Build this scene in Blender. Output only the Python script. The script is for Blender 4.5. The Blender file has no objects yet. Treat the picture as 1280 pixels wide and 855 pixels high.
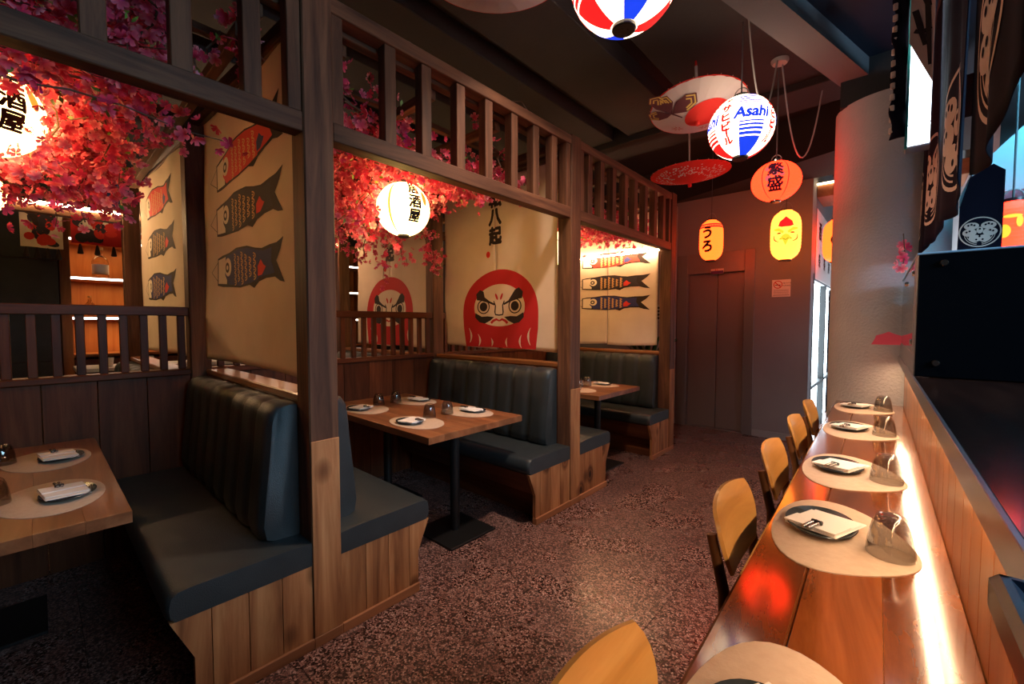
import bpy, bmesh, math, random
from mathutils import Vector, Matrix, noise as mnoise
sin, cos, pi = math.sin, math.cos, math.pi
R = math.radians
sc = bpy.context.scene
COL = sc.collection
random.seed(7)

# ------------------------------------------------------------------ camera
cam_d = bpy.data.cameras.new('camera')
cam_d.sensor_width = 36.0
cam_d.lens = 535.0 / 1280.0 * 36.0
cam_d.clip_start = 0.03
cam = bpy.data.objects.new('camera', cam_d)
COL.objects.link(cam)
cam.location = (0, 0, 1.45)
cam.rotation_euler = (R(90 - 2.515), 0, R(41.99))
sc.camera = cam

# ------------------------------------------------------------------ world, exposure
world = bpy.data.worlds.new('world'); sc.world = world
world.use_nodes = True
bg = world.node_tree.nodes['Background']
bg.inputs[0].default_value = (0.30, 0.36, 0.5, 1)
bg.inputs[1].default_value = 0.05
sc.view_settings.view_transform = 'Standard'
sc.view_settings.look = 'None'
sc.view_settings.gamma = 1
sc.view_settings.use_curve_mapping = False
sc.view_settings.exposure = 0.5
sc.cycles.use_denoising = True
sc.cycles.max_bounces = 7
sc.cycles.sample_clamp_indirect = 6.0
sc.cycles.caustics_reflective = False
sc.cycles.caustics_refractive = False

# ------------------------------------------------------------------ large lights (the room's lamps)
def area(name, loc, rot, sx, sy, power, color, spread=180):
    d = bpy.data.lights.new(name, 'AREA'); d.shape = 'RECTANGLE'; d.size = sx; d.size_y = sy
    d.energy = power; d.color = color; d.spread = R(spread)
    o = bpy.data.objects.new(name, d); o.location = loc; o.rotation_euler = rot; COL.objects.link(o)
    return o
def point(name, loc, power, color, rad=0.05):
    d = bpy.data.lights.new(name, 'POINT'); d.energy = power; d.color = color; d.shadow_soft_size = rad
    o = bpy.data.objects.new(name, d); o.location = loc; COL.objects.link(o); return o

# kitchen lamps on the right, outside the picture: their cool light falls between ledge and curtains
# onto the bench ends, and turns the hood and the polished ledge cyan
area('kitchen_lamp_right_offscreen', (2.45, 1.4, 2.45), (0, R(68), 0), 0.6, 2.2, 62, (0.42, 0.74, 1.0))
area('kitchen_ceiling_lamp_offscreen', (1.0, 2.3, 3.2), (0, R(15), 0), 0.3, 2.4, 3, (0.12, 0.55, 0.85))
area('kitchen_hood_lamp_offscreen', (.62, 2.78, 3.1), (R(32), 0, 0), .7, 0.1, 13, (0.10, 0.60, 0.85), 100)
# ceiling downlights over the near aisle, above the picture
for (x, y, w) in ((-1.05, 0.5, 28), (-1.05, 2.05, 28)):
    area('aisle_downlight_offscreen', (x, y, 3.44), (0, 0, 0), 0.14, 0.14, w, (1.0, 0.74, 0.56), 120)

# ------------------------------------------------------------------ scene helpers
def tag(o, label, cat, group=None):
    o['label'] = label; o['category'] = cat
    if group: o['group'] = group
    return o
def thing(name, label, cat, loc=(0, 0, 0), rz=0, group=None, rot=None):
    o = bpy.data.objects.new(name, None); COL.objects.link(o)
    o.empty_display_size = 0.05
    o.location = loc; o.rotation_euler = rot if rot else (0, 0, rz)
    return tag(o, label, cat, group)
def kid(t, name): return [c for c in t.children if c.name.split('.')[0] == name][0]
def struct(o):
    o['kind'] = 'structure'; return o
def copy_tree(o, parent=None):
    c = o.copy(); COL.objects.link(c); c.parent = parent
    for ch in list(o.children): copy_tree(ch, c)
    return c

class MB:
    def __init__(s): s.V = []; s.F = []
    def add(s, vs, fs):
        n = len(s.V); s.V += [tuple(v) for v in vs]; s.F += [tuple(n + i for i in f) for f in fs]; return s
    def box(s, x0, x1, y0, y1, z0, z1):
        return s.add([(x0,y0,z0),(x1,y0,z0),(x1,y1,z0),(x0,y1,z0),(x0,y0,z1),(x1,y0,z1),(x1,y1,z1),(x0,y1,z1)],
                     [(0,3,2,1),(4,5,6,7),(0,1,5,4),(1,2,6,5),(2,3,7,6),(3,0,4,7)])
    def cbox(s, x0, x1, y0, y1, z0, z1, b=0.004):
        if x0 > x1: x0, x1 = x1, x0
        if y0 > y1: y0, y1 = y1, y0
        lo = (x0,y0,z0); hi = (x1,y1,z1); idx = {}; vs = []
        b = min(b, .45*min(x1-x0, y1-y0, z1-z0))
        for c in range(8):
            sg = [(c >> k) & 1 for k in range(3)]
            for a in range(3):
                p = [ (hi[k] if sg[k] else lo[k]) if k == a else ((hi[k]-b) if sg[k] else (lo[k]+b)) for k in range(3)]
                idx[(c,a)] = len(vs); vs.append(p)
        fs = []
        def face(keys):
            pts = [Vector(vs[idx[k]]) for k in keys]
            cen = sum(pts, Vector())/len(pts); mid = Vector(((x0+x1)/2,(y0+y1)/2,(z0+z1)/2))
            n = (pts[1]-pts[0]).cross(pts[2]-pts[0])
            f = [idx[k] for k in keys]
            if n.dot(cen-mid) < 0: f.reverse()
            fs.append(f)
        for a in range(3):
            o1, o2 = (a+1)%3, (a+2)%3
            for sd in (0,1):
                face([((sd<<a)|(i<<o1)|(j<<o2), a) for i,j in ((0,0),(1,0),(1,1),(0,1))])
            for i in (0,1):
                for j in (0,1):
                    c0 = (i<<o1)|(j<<o2); c1 = c0 | (1<<a)
                    face([(c0,o1),(c0,o2),(c1,o2),(c1,o1)])
        for c in range(8): face([(c,0),(c,1),(c,2)])
        return s.add(vs, fs)
    def prism(s, poly, a0, a1, f):
        # poly: 2d points (counter order free), f(u,v,w)->xyz
        n = len(poly); vs = [f(u,v,a0) for u,v in poly] + [f(u,v,a1) for u,v in poly]
        fs = [tuple(range(n))[::-1], tuple(range(n,2*n))] + [(i,(i+1)%n,n+(i+1)%n,n+i) for i in range(n)]
        return s.add(vs, fs)
    def cyl(s, p0, p1, r0, r1=None, n=12, caps=True):
        r1 = r0 if r1 is None else r1
        p0 = Vector(p0); p1 = Vector(p1); d = (p1-p0).normalized()
        a = d.orthogonal().normalized(); b = d.cross(a)
        vs = [p0+(a*cos(2*pi*i/n)+b*sin(2*pi*i/n))*r0 for i in range(n)] + [p1+(a*cos(2*pi*i/n)+b*sin(2*pi*i/n))*r1 for i in range(n)]
        fs = [(i,(i+1)%n,n+(i+1)%n,n+i) for i in range(n)]
        if caps: fs += [tuple(range(n))[::-1], tuple(range(n,2*n))]
        return s.add(vs, fs)
    def tube(s, pts, r, n=6, r_end=None):
        pts = [Vector(p) for p in pts]; m = len(pts); vs = []
        a = None
        for i,p in enumerate(pts):
            d = (pts[min(i+1,m-1)]-pts[max(i-1,0)]).normalized()
            if a is None: a = d.orthogonal().normalized()
            a = (a - d*a.dot(d)).normalized(); b = d.cross(a)
            rr = r if r_end is None else r+(r_end-r)*i/(m-1)
            vs += [p+(a*cos(2*pi*k/n)+b*sin(2*pi*k/n))*rr for k in range(n)]
        fs = [(i*n+k,i*n+(k+1)%n,(i+1)*n+(k+1)%n,(i+1)*n+k) for i in range(m-1) for k in range(n)]
        fs += [tuple(range(n))[::-1], tuple(range((m-1)*n,m*n))]
        return s.add(vs, fs)
    def lathe(s, prof, n=24, c=(0,0,0), a0=0, a1=2*pi):
        m = len(prof); full = abs(a1-a0-2*pi) < 1e-6; k = n if full else n+1
        vs = [(c[0]+r*cos(a0+(a1-a0)*i/n), c[1]+r*sin(a0+(a1-a0)*i/n), c[2]+z) for i in range(k) for r,z in prof]
        fs = []
        for i in range(n):
            i2 = (i+1)%k
            for j in range(m-1):
                fs.append((i*m+j, i2*m+j, i2*m+j+1, i*m+j+1))
        return s.add(vs, fs)
    def grid(s, f, nu, nv):
        vs = [f(i/nu, j/nv) for j in range(nv+1) for i in range(nu+1)]
        fs = [(j*(nu+1)+i, j*(nu+1)+i+1, (j+1)*(nu+1)+i+1, (j+1)*(nu+1)+i) for j in range(nv) for i in range(nu)]
        return s.add(vs, fs)
    def mesh(s, name, m, smooth=None, weld=False):
        me = bpy.data.meshes.new(name); me.from_pydata(s.V, [], s.F); me.update()
        if weld:
            bm = bmesh.new(); bm.from_mesh(me); bmesh.ops.remove_doubles(bm, verts=bm.verts, dist=1e-5)
            bmesh.ops.recalc_face_normals(bm, faces=bm.faces); bm.to_mesh(me); bm.free()
        if smooth is not None:
            me.polygons.foreach_set('use_smooth', [True]*len(me.polygons))
            if smooth < 180: me.set_sharp_from_angle(angle=R(smooth))
        if m: me.materials.append(m)
        return me
    def build(s, name, m, parent=None, smooth=None, loc=None, rot=None, weld=False):
        return link(name, s.mesh(name, m, smooth, weld), parent, loc, rot)
def link(name, me, parent=None, loc=None, rot=None):
    o = bpy.data.objects.new(name, me); COL.objects.link(o)
    if parent: o.parent = parent
    if loc: o.location = loc
    if rot: o.rotation_euler = rot
    return o

# flat print: 2d polygons laid on a surface by mapf(u,v,off)
def split_long(bm, L):
    for _ in range(7):
        es = [e for e in bm.edges if e.calc_length() > L]
        if not es: break
        bmesh.ops.subdivide_edges(bm, edges=es, cuts=1)
        bmesh.ops.triangulate(bm, faces=[f for f in bm.faces if len(f.verts) > 3])
def decal(name, polys, mapf, m, parent, off=.002, L=.05, quads=None):
    bm = bmesh.new()
    for p in polys:
        try: bm.faces.new([bm.verts.new((u, v, 0)) for u, v in p])
        except ValueError: pass
    if quads:
        vs, fs = quads; bv = [bm.verts.new((u, v, 0)) for u, v in vs]
        for f in fs:
            try: bm.faces.new([bv[i] for i in f])
            except ValueError: pass
    bmesh.ops.triangulate(bm, faces=bm.faces[:])
    if L: split_long(bm, L)
    for v in bm.verts: v.co = Vector(mapf(v.co.x, v.co.y, off))
    me = bpy.data.meshes.new(name); bm.to_mesh(me); bm.free()
    me.materials.append(m)
    return link(name, me, parent)
def ell(cx, cy, rx, ry, n=20, a=0):
    out = []
    for i in range(n):
        x, y = rx*cos(2*pi*i/n), ry*sin(2*pi*i/n)
        out.append((cx+x*cos(a)-y*sin(a), cy+x*sin(a)+y*cos(a)))
    return out
def ring_quads(cx, cy, rx, ry, t, n=28, a0=0, a1=2*pi):
    vs = []; fs = []
    for i in range(n+1):
        a = a0+(a1-a0)*i/n
        vs += [(cx+rx*cos(a), cy+ry*sin(a)), (cx+(rx-t)*cos(a), cy+(ry-t)*sin(a))]
    for i in range(n): fs.append((2*i, 2*i+2, 2*i+3, 2*i+1))
    return vs, fs
def merge_quads(lst):
    V = []; F = []
    for vs, fs in lst:
        n = len(V); V += vs; F += [tuple(n+i for i in f) for f in fs]
    return V, F
def stroke(pts, w0, w1=None, wm=None):
    # a brush stroke polygon along 2d points; widths at start / middle / end
    w1 = w0 if w1 is None else w1; wm = max(w0, w1) if wm is None else wm
    n = len(pts); Lf = []; Rt = []
    for i, (x, y) in enumerate(pts):
        a = pts[max(i-1,0)]; b = pts[min(i+1,n-1)]
        dx, dy = b[0]-a[0], b[1]-a[1]; d = math.hypot(dx, dy) or 1
        t = i/(n-1); w = (w0*(1-2*t)+wm*2*t) if t < .5 else (wm*(2-2*t)+w1*(2*t-1))
        Lf.append((x-dy/d*w/2, y+dx/d*w/2)); Rt.append((x+dy/d*w/2, y-dx/d*w/2))
    vs = []; fs = []
    for i in range(n): vs += [Lf[i], Rt[i]]
    for i in range(n-1): fs.append((2*i, 2*i+1, 2*i+3, 2*i+2))
    return vs, fs
def bez(p0, p1, p2, n=8):
    return [((1-t)**2*p0[0]+2*t*(1-t)*p1[0]+t*t*p2[0], (1-t)**2*p0[1]+2*t*(1-t)*p1[1]+t*t*p2[1]) for t in [i/n for i in range(n+1)]]
_tcache = {}
def text2d(s, size, bold=0.0, vertical=False):
    if bold:   # heavier brush weight: the thin glyphs laid over each other with small shifts
        q = text2d(s, size, 0.0, vertical); k = bold*1.5*size
        return merge_quads([moved(q, dx*k, dy*k) for dx, dy in ((0, 0), (1, 0), (-1, 0), (0, 1), (0, -1), (.7, .7), (-.7, -.7), (.7, -.7), (-.7, .7))])
    key = (s, bold, vertical)
    if key not in _tcache:
        V = []; F = []
        chars = list(s) if vertical else [s]
        for k, ch in enumerate(chars):
            cu = bpy.data.curves.new('glyphs', 'FONT'); cu.body = ch; cu.size = 1.0; cu.offset = bold
            cu.resolution_u = 3; cu.align_x = 'CENTER'
            o = bpy.data.objects.new('glyphs', cu); COL.objects.link(o)
            dg = bpy.context.evaluated_depsgraph_get(); dg.update()
            me = bpy.data.meshes.new_from_object(o.evaluated_get(dg))
            xs = [v.co.x for v in me.vertices] or [0]; ys = [v.co.y for v in me.vertices] or [0]
            n = len(V)
            cx = (min(xs)+max(xs))/2; cy = (min(ys)+max(ys))/2
            V += [(v.co.x-cx, v.co.y-cy-(k*1.02 if vertical else 0)) for v in me.vertices]
            F += [tuple(n+i for i in p.vertices) for p in me.polygons]
            bpy.data.objects.remove(o); bpy.data.curves.remove(cu); bpy.data.meshes.remove(me)
        if V:
            my = (min(v[1] for v in V)+max(v[1] for v in V))/2
            V = [(x, y-my) for x, y in V]
        _tcache[key] = (V, F)
    V, F = _tcache[key]
    return [(x*size, y*size) for x, y in V], F
def moved(q, dx, dy, a=0, sx=1, sy=1):
    vs, fs = q
    return [(dx+x*sx*cos(a)-y*sy*sin(a), dy+x*sx*sin(a)+y*sy*cos(a)) for x, y in vs], fs
# ------------------------------------------------------------------ materials
def new_mat(name):
    m = bpy.data.materials.new(name); m.use_nodes = True
    nt = m.node_tree; b = nt.nodes['Principled BSDF']
    return m, nt, b
def nd(nt, t, **kw):
    n = nt.nodes.new(t)
    for k, v in kw.items():
        if k.startswith('i_'): n.inputs[k[2:]].default_value = v
        else: setattr(n, k, v)
    return n
def rgba(c): return (c[0], c[1], c[2], 1)
def ramp(nt, stops):
    r = nd(nt, 'ShaderNodeValToRGB'); e = r.color_ramp.elements
    while len(e) < len(stops): e.new(.5)
    for i, (p, c) in enumerate(stops): e[i].position = p; e[i].color = rgba(c)
    return r
def coords(nt, scale=(1,1,1), rand=0):
    tc = nd(nt, 'ShaderNodeTexCoord'); mp = nd(nt, 'ShaderNodeMapping')
    mp.inputs['Scale'].default_value = scale
    src = tc.outputs['Object']
    if rand:
        oi = nd(nt, 'ShaderNodeObjectInfo'); mul = nd(nt, 'ShaderNodeVectorMath', operation='SCALE')
        mul.inputs[0].default_value = (13.1, 7.7, 9.3); nt.links.new(oi.outputs['Random'], mul.inputs['Scale'])
        ad = nd(nt, 'ShaderNodeVectorMath', operation='ADD')
        nt.links.new(src, ad.inputs[0]); nt.links.new(mul.outputs[0], ad.inputs[1]); src = ad.outputs[0]
    nt.links.new(src, mp.inputs['Vector'])
    return mp.outputs['Vector']
def bump(nt, b, h, strength, dist=.01):
    bn = nd(nt, 'ShaderNodeBump'); bn.inputs['Strength'].default_value = strength; bn.inputs['Distance'].default_value = dist
    nt.links.new(h, bn.inputs['Height']); nt.links.new(bn.outputs[0], b.inputs['Normal'])
def plain(name, c, rough=.5, metal=0, c2=None, scale=8, bmp=0, bscale=60, emit=None, es=1, coat=0, spec=None, sheen=0):
    m, nt, b = new_mat(name)
    b.inputs['Base Color'].default_value = rgba(c); b.inputs['Roughness'].default_value = rough; b.inputs['Metallic'].default_value = metal
    if coat: b.inputs['Coat Weight'].default_value = coat; b.inputs['Coat Roughness'].default_value = .08
    if spec is not None: b.inputs['Specular IOR Level'].default_value = spec
    if sheen: b.inputs['Sheen Weight'].default_value = sheen
    if c2:
        n = nd(nt, 'ShaderNodeTexNoise'); n.inputs['Scale'].default_value = scale; n.inputs['Detail'].default_value = 5
        nt.links.new(coords(nt), n.inputs['Vector'])
        r = ramp(nt, [(.3, c), (.7, c2)]); nt.links.new(n.outputs['Fac'], r.inputs[0]); nt.links.new(r.outputs[0], b.inputs['Base Color'])
    if bmp:
        n = nd(nt, 'ShaderNodeTexNoise'); n.inputs['Scale'].default_value = bscale; n.inputs['Detail'].default_value = 3
        nt.links.new(coords(nt), n.inputs['Vector']); bump(nt, b, n.outputs['Fac'], bmp)
    if emit:
        b.inputs['Emission Color'].default_value = rgba(emit); b.inputs['Emission Strength'].default_value = es
    return m
_wc = {}
def wood(key, cols, axis, rough=.55, freq=14, stretch=.06, knots=0, coat=0, bmp=.25, croug=.12, spec=.25):
    k = (key, axis)
    if k in _wc: return _wc[k]
    m, nt, b = new_mat('wood_%s_%s' % (key, 'xyz'[axis]))
    s = [freq]*3; s[axis] = freq*stretch
    v = coords(nt, s, rand=1)
    n = nd(nt, 'ShaderNodeTexNoise'); n.inputs['Scale'].default_value = 1; n.inputs['Detail'].default_value = 6; n.inputs['Roughness'].default_value = .62; n.inputs['Distortion'].default_value = .8
    nt.links.new(v, n.inputs['Vector'])
    r = ramp(nt, [(.28, cols[0]), (.5, cols[1]), (.72, cols[2])]); nt.links.new(n.outputs['Fac'], r.inputs[0])
    out = r.outputs[0]
    # board to board tone, broad weathering
    s2 = [2.2]*3; s2[axis] = .9
    n2 = nd(nt, 'ShaderNodeTexNoise'); n2.inputs['Scale'].default_value = 1; n2.inputs['Detail'].default_value = 3
    nt.links.new(coords(nt, s2, rand=1), n2.inputs['Vector'])
    mr = nd(nt, 'ShaderNodeMapRange'); mr.inputs['From Min'].default_value = .25; mr.inputs['From Max'].default_value = .75; mr.inputs['To Min'].default_value = .55; mr.inputs['To Max'].default_value = 1.3
    nt.links.new(n2.outputs['Fac'], mr.inputs['Value'])
    mx = nd(nt, 'ShaderNodeVectorMath', operation='SCALE'); nt.links.new(out, mx.inputs[0]); nt.links.new(mr.outputs[0], mx.inputs['Scale'])
    out = mx.outputs[0]
    if knots:
        s3 = [5.0]*3; s3[axis] = 3.4
        vo = nd(nt, 'ShaderNodeTexVoronoi'); vo.inputs['Scale'].default_value = 1; nt.links.new(coords(nt, s3, rand=1), vo.inputs['Vector'])
        kr = ramp(nt, [(.07, (.10,.08,.07)), (.14, (.62,.55,.5)), (.19, (.34,.28,.25)), (.30, (1,1,1))]); nt.links.new(vo.outputs['Distance'], kr.inputs[0])
        mm = nd(nt, 'ShaderNodeVectorMath', operation='MULTIPLY'); nt.links.new(out, mm.inputs[0]); nt.links.new(kr.outputs[0], mm.inputs[1]); out = mm.outputs[0]
    nt.links.new(out, b.inputs['Base Color'])
    b.inputs['Roughness'].default_value = rough
    if coat: b.inputs['Coat Weight'].default_value = coat; b.inputs['Coat Roughness'].default_value = croug
    b.inputs['Specular IOR Level'].default_value = spec
    if bmp: bump(nt, b, n.outputs['Fac'], bmp, .004)
    _wc[k] = m
    return m
DARKW = ((.042,.018,.011), (.115,.050,.028), (.21,.098,.052))
PINE = ((.16,.056,.021), (.35,.145,.058), (.52,.26,.11))
REDW = ((.055,.015,.006), (.11,.032,.012), (.17,.054,.020))
TABLEW = ((.15,.050,.020), (.25,.092,.038), (.36,.15,.066))
BARW = ((.060,.014,.003), (.17,.045,.010), (.31,.095,.024))
PANELW = ((.15,.048,.014), (.27,.10,.034), (.40,.17,.065))
CHAIRW = ((.52,.25,.060), (.66,.34,.095), (.76,.43,.14))
def darkw(a): return wood('dark', DARKW, a, .6, 16, .07)
def pine(a): return wood('pine', PINE, a, .62, 12, .08, knots=1)
def redw(a): return wood('red', REDW, a, .45, 14, .07)

def m_terrazzo():
    m, nt, b = new_mat('terrazzo')
    tc = nd(nt, 'ShaderNodeTexCoord'); g = tc.outputs['Object']
    oi = nd(nt, 'ShaderNodeObjectInfo'); ad = nd(nt, 'ShaderNodeVectorMath', operation='ADD')
    nt.links.new(g, ad.inputs[0]); nt.links.new(oi.outputs['Location'], ad.inputs[1])
    def chips(scale, stops, lo, hi):
        vo = nd(nt, 'ShaderNodeTexVoronoi', feature='DISTANCE_TO_EDGE'); vo.inputs['Scale'].default_value = scale
        nt.links.new(ad.outputs[0], vo.inputs['Vector'])
        vc = nd(nt, 'ShaderNodeTexVoronoi'); vc.inputs['Scale'].default_value = scale; nt.links.new(ad.outputs[0], vc.inputs['Vector'])
        sep = nd(nt, 'ShaderNodeSeparateColor'); nt.links.new(vc.outputs['Color'], sep.inputs[0])
        cr = ramp(nt, stops); nt.links.new(sep.outputs[0], cr.inputs[0])
        mk = nd(nt, 'ShaderNodeMapRange'); mk.inputs['From Min'].default_value = lo; mk.inputs['From Max'].default_value = hi
        nt.links.new(vo.outputs['Distance'], mk.inputs['Value'])
        return cr.outputs[0], mk.outputs[0]
    c1, f1 = chips(118, [(.0, (.018,.010,.010)), (.30, (.040,.020,.018)), (.48, (.20,.098,.085)), (.8, (.31,.17,.15)), (1, (.45,.30,.275))], .02, .10)
    mx = nd(nt, 'ShaderNodeMix', data_type='RGBA'); mx.inputs[6].default_value = rgba((.045,.022,.018))
    nt.links.new(f1, mx.inputs[0]); nt.links.new(c1, mx.inputs[7]); nt.links.new(mx.outputs[2], b.inputs['Base Color'])
    b.inputs['Roughness'].default_value = .27
    n = nd(nt, 'ShaderNodeTexNoise'); n.inputs['Scale'].default_value = 3; nt.links.new(ad.outputs[0], n.inputs['Vector'])
    rr = nd(nt, 'ShaderNodeMapRange'); rr.inputs['To Min'].default_value = .2; rr.inputs['To Max'].default_value = .36
    nt.links.new(n.outputs['Fac'], rr.inputs['Value']); nt.links.new(rr.outputs[0], b.inputs['Roughness'])
    return m
M = {}
M['terrazzo'] = m_terrazzo()
M['grout'] = plain('grout', (.10,.06,.052), .8)
M['ceiling'] = plain('ceiling', (.021,.018,.019), .85, c2=(.026,.022,.023), scale=3, bmp=.15, bscale=40)
M['ceil_dark'] = plain('ceiling_dark', (.017,.014,.015), .85)
M['beam_grey'] = plain('beam_plaster', (.15,.14,.15), .9, bmp=.25, bscale=70)
M['navy'] = plain('kitchen_ceiling', (.006,.018,.042), .7)
M['wall_grey'] = plain('wall_grey', (.23,.215,.225), .8, c2=(.26,.245,.25), scale=2, bmp=.12, bscale=120)
M['wall_dark'] = plain('wall_dark', (.035,.038,.040), .75, c2=(.055,.058,.06), scale=5)
M['column'] = plain('column_plaster', (.33,.30,.31), .85, c2=(.37,.34,.35), scale=4, bmp=.5, bscale=60)
M['steel'] = plain('lift_steel', (.26,.22,.21), .42, .35, bmp=.05, bscale=300)
M['steel_dark'] = plain('lift_frame', (.20,.18,.18), .4, .35)
M['base'] = plain('baseboard', (.30,.30,.31), .6)
M['leather'] = plain('leather', (.020,.026,.030), .40, c2=(.027,.034,.038), scale=12, bmp=.25, bscale=260)
M['black'] = plain('black_metal', (.008,.008,.009), .45, .2)
M['black_gloss'] = plain('black_gloss', (.006,.006,.008), .07)
M['rubber'] = plain('black_plastic', (.012,.012,.014), .35)
M['cloth'] = plain('cloth', (.70,.57,.455), .9, c2=(.76,.63,.51), scale=5, bmp=.55, bscale=4.5)
M['cloth_dark'] = plain('cloth_dark', (.0045,.004,.011), .95, spec=.1)
M['cloth_tan'] = plain('cloth_tan', (.62,.42,.38), .9)
M['ink'] = plain('ink', (.022,.010,.008), .8)
M['red_print'] = plain('red_print', (.50,.010,.014), .8)
M['koi_red'] = plain('koi_red', (.66,.035,.025), .8)
M['koi_blue'] = plain('koi_blue', (.025,.030,.15), .8)
M['koi_deep'] = plain('koi_deep', (.03,.022,.03), .8)
M['koi_gold'] = plain('koi_gold', (.70,.42,.16), .8)
M['koi_cream'] = plain('koi_cream', (.80,.70,.56), .8)
M['crest'] = plain('crest_print', (.58,.43,.36), .85)
M['white'] = plain('white_plastic', (.75,.73,.72), .5)
M['paper'] = plain('paper', (.80,.76,.74), .8)
M['napkin'] = plain('napkin', (.80,.75,.73), .9, bmp=.1, bscale=200)
M['plate'] = plain('plate_glaze', (.022,.028,.032), .22, c2=(.035,.042,.048), scale=40)
M['mat'] = plain('placemat', (.50,.36,.27), .75, c2=(.55,.41,.31), scale=50, bmp=.2, bscale=150)
M['cutlery'] = plain('cutlery', (.35,.35,.36), .25, 1)
M['led'] = plain('led', (1,.9,.7), .5, emit=(1.0,.74,.42), es=14)
M['led_beam'] = plain('led_beam', (1,.9,.7), .5, emit=(1.0,.60,.30), es=60)
M['flag_blue'] = plain('flag_blue', (.02,.07,.45), .8)
M['led_white'] = plain('led_white', (1,1,1), .5, emit=(1.0,.90,.78), es=6)
M['cord'] = plain('cord', (.10,.10,.11), .5)
M['cord_grey'] = plain('cord_grey', (.34,.33,.34), .45)
M['pole'] = plain('bamboo_pole', (.45,.36,.30), .5)
M['chrome'] = plain('chrome', (.7,.66,.62), .15, 1)
M['copper'] = plain('bolt', (.62,.46,.38), .22, 1)
M['leaf'] = plain('leaf', (.10,.24,.035), .5, c2=(.25,.42,.07), scale=30)
M['leaf_dark'] = plain('leaf_dark', (.02,.07,.02), .4, c2=(.04,.13,.04), scale=20)
M['twig'] = plain('twig', (.10,.055,.035), .8)
M['edge_metal'] = plain('ledge_edge', (.25,.26,.30), .32, .8)
M['window_glow'] = plain('daylight_pane', (.8,.9,1), .3, emit=(.72,.90,1.0), es=9.0)
M['sign_glow'] = plain('sign_face', (.9,.95,1), .3, emit=(.80,.93,1.0), es=5.0)
M['cyan_led'] = plain('cyan_tube', (.3,.8,.9), .4, emit=(.10,.55,.75), es=2.0)
M['hood'] = plain('hood_steel', (.40,.50,.55), .4, .3)
M['blue_plastic'] = plain('blue_plastic', (.012,.020,.045), .35)
M['table'] = wood('table', TABLEW, 0, .38, 10, .08, coat=.15, bmp=.08)
M['table_x'] = M['table']
M['bar'] = wood('bar', BARW, 1, .13, 7, .16, coat=1.0, bmp=.035, croug=.09)
M['bar_top'] = wood('bar_top', ((.010,.006,.005), (.02,.010,.008), (.035,.018,.014)), 1, .18, 9, .07, coat=.5, bmp=.25)
M['panel'] = wood('panel', PANELW, 2, .4, 9, .06, coat=.35, bmp=.1)
M['chair'] = wood('chair', CHAIRW, 1, .33, 10, .08, coat=.3, bmp=.04)
M['chair_leg'] = wood('chair_leg', ((.10,.035,.012), (.16,.06,.02), (.22,.09,.03)), 2, .4, 12, .07)
M['shelf_wood'] = wood('shelf', ((.30,.10,.03), (.42,.16,.05), (.52,.23,.08)), 2, .5, 8, .08)
M['trim'] = wood('trim', ((.28,.11,.05), (.36,.15,.07), (.44,.20,.10)), 1, .55, 10, .07)
def m_glass(name, c, rough=.02, ior=1.45):
    m, nt, b = new_mat(name)
    b.inputs['Base Color'].default_value = rgba(c); b.inputs['Transmission Weight'].default_value = 1
    b.inputs['Roughness'].default_value = rough; b.inputs['IOR'].default_value = ior
    return m
def m_thin_glass(name, tint, rough=.03):
    m, nt, b = new_mat(name); nt.nodes.remove(b)
    tr = nd(nt, 'ShaderNodeBsdfTransparent'); tr.inputs[0].default_value = rgba(tint)
    gl = nd(nt, 'ShaderNodeBsdfGlossy'); gl.inputs['Roughness'].default_value = rough
    lw = nd(nt, 'ShaderNodeLayerWeight'); lw.inputs[0].default_value = .5
    pw = nd(nt, 'ShaderNodeMath', operation='POWER'); pw.inputs[1].default_value = 3.2; nt.links.new(lw.outputs['Facing'], pw.inputs[0])
    fr = nd(nt, 'ShaderNodeMath', operation='MULTIPLY_ADD'); fr.inputs[1].default_value = .65; fr.inputs[2].default_value = .07; nt.links.new(pw.outputs[0], fr.inputs[0])
    mx = nd(nt, 'ShaderNodeMixShader'); nt.links.new(fr.outputs[0], mx.inputs[0]); nt.links.new(tr.outputs[0], mx.inputs[1]); nt.links.new(gl.outputs[0], mx.inputs[2])
    nt.links.new(mx.outputs[0], nt.nodes['Material Output'].inputs[0]); return m
M['smoke_glass'] = m_thin_glass('smoke_glass', (.76,.75,.74))
M['pane'] = m_glass('case_glass', (.78,.84,.90), .03, 1.15)
M['black_glass'] = plain('black_glass', (.003,.004,.006), .12, spec=.15)
M['bottle_green'] = plain('bottle_green', (.012,.03,.012), .08)
M['bottle_clear'] = m_glass('bottle_clear', (.9,.86,.8))
def lit(name, c, es, base=None):
    base = base or c
    return plain(name, tuple(v*.4 for v in base), .7, emit=c, es=es)
M['lan_cream'] = lit('lantern_cream', (1.0,.60,.17), 12.0, (.8,.72,.5))
M['lan_white'] = lit('lantern_white', (1.0,.74,.48), 4.5, (.8,.76,.7))
M['lan_red'] = lit('lantern_red', (1.0,.020,.005), 6.0, (.8,.06,.03))
M['lan_orange'] = lit('lantern_orange', (1.0,.050,.005), 6.0, (.8,.2,.05))
M['lan_yellow'] = lit('lantern_yellow', (1.0,.17,.018), 5.5, (.8,.6,.25))
M['lan_stripe'] = lit('lantern_ochre', (1.0,.42,.03), 1.2, (.7,.45,.1))
M['lan_blue'] = lit('lantern_blue_print', (.010,.05,.75), .9, (.02,.06,.6))
M['lan_redp'] = lit('lantern_red_print', (1.0,.015,.015), .85, (.7,.02,.02))
M['lan_pink'] = lit('lantern_pink_print', (1.0,.10,.13), .7, (.7,.12,.14))
M['lan_ink'] = plain('lantern_ink', (.012,.008,.008), .7)
M['lan_plum'] = plain('lantern_plum', (.10,.006,.05), .7)
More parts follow.
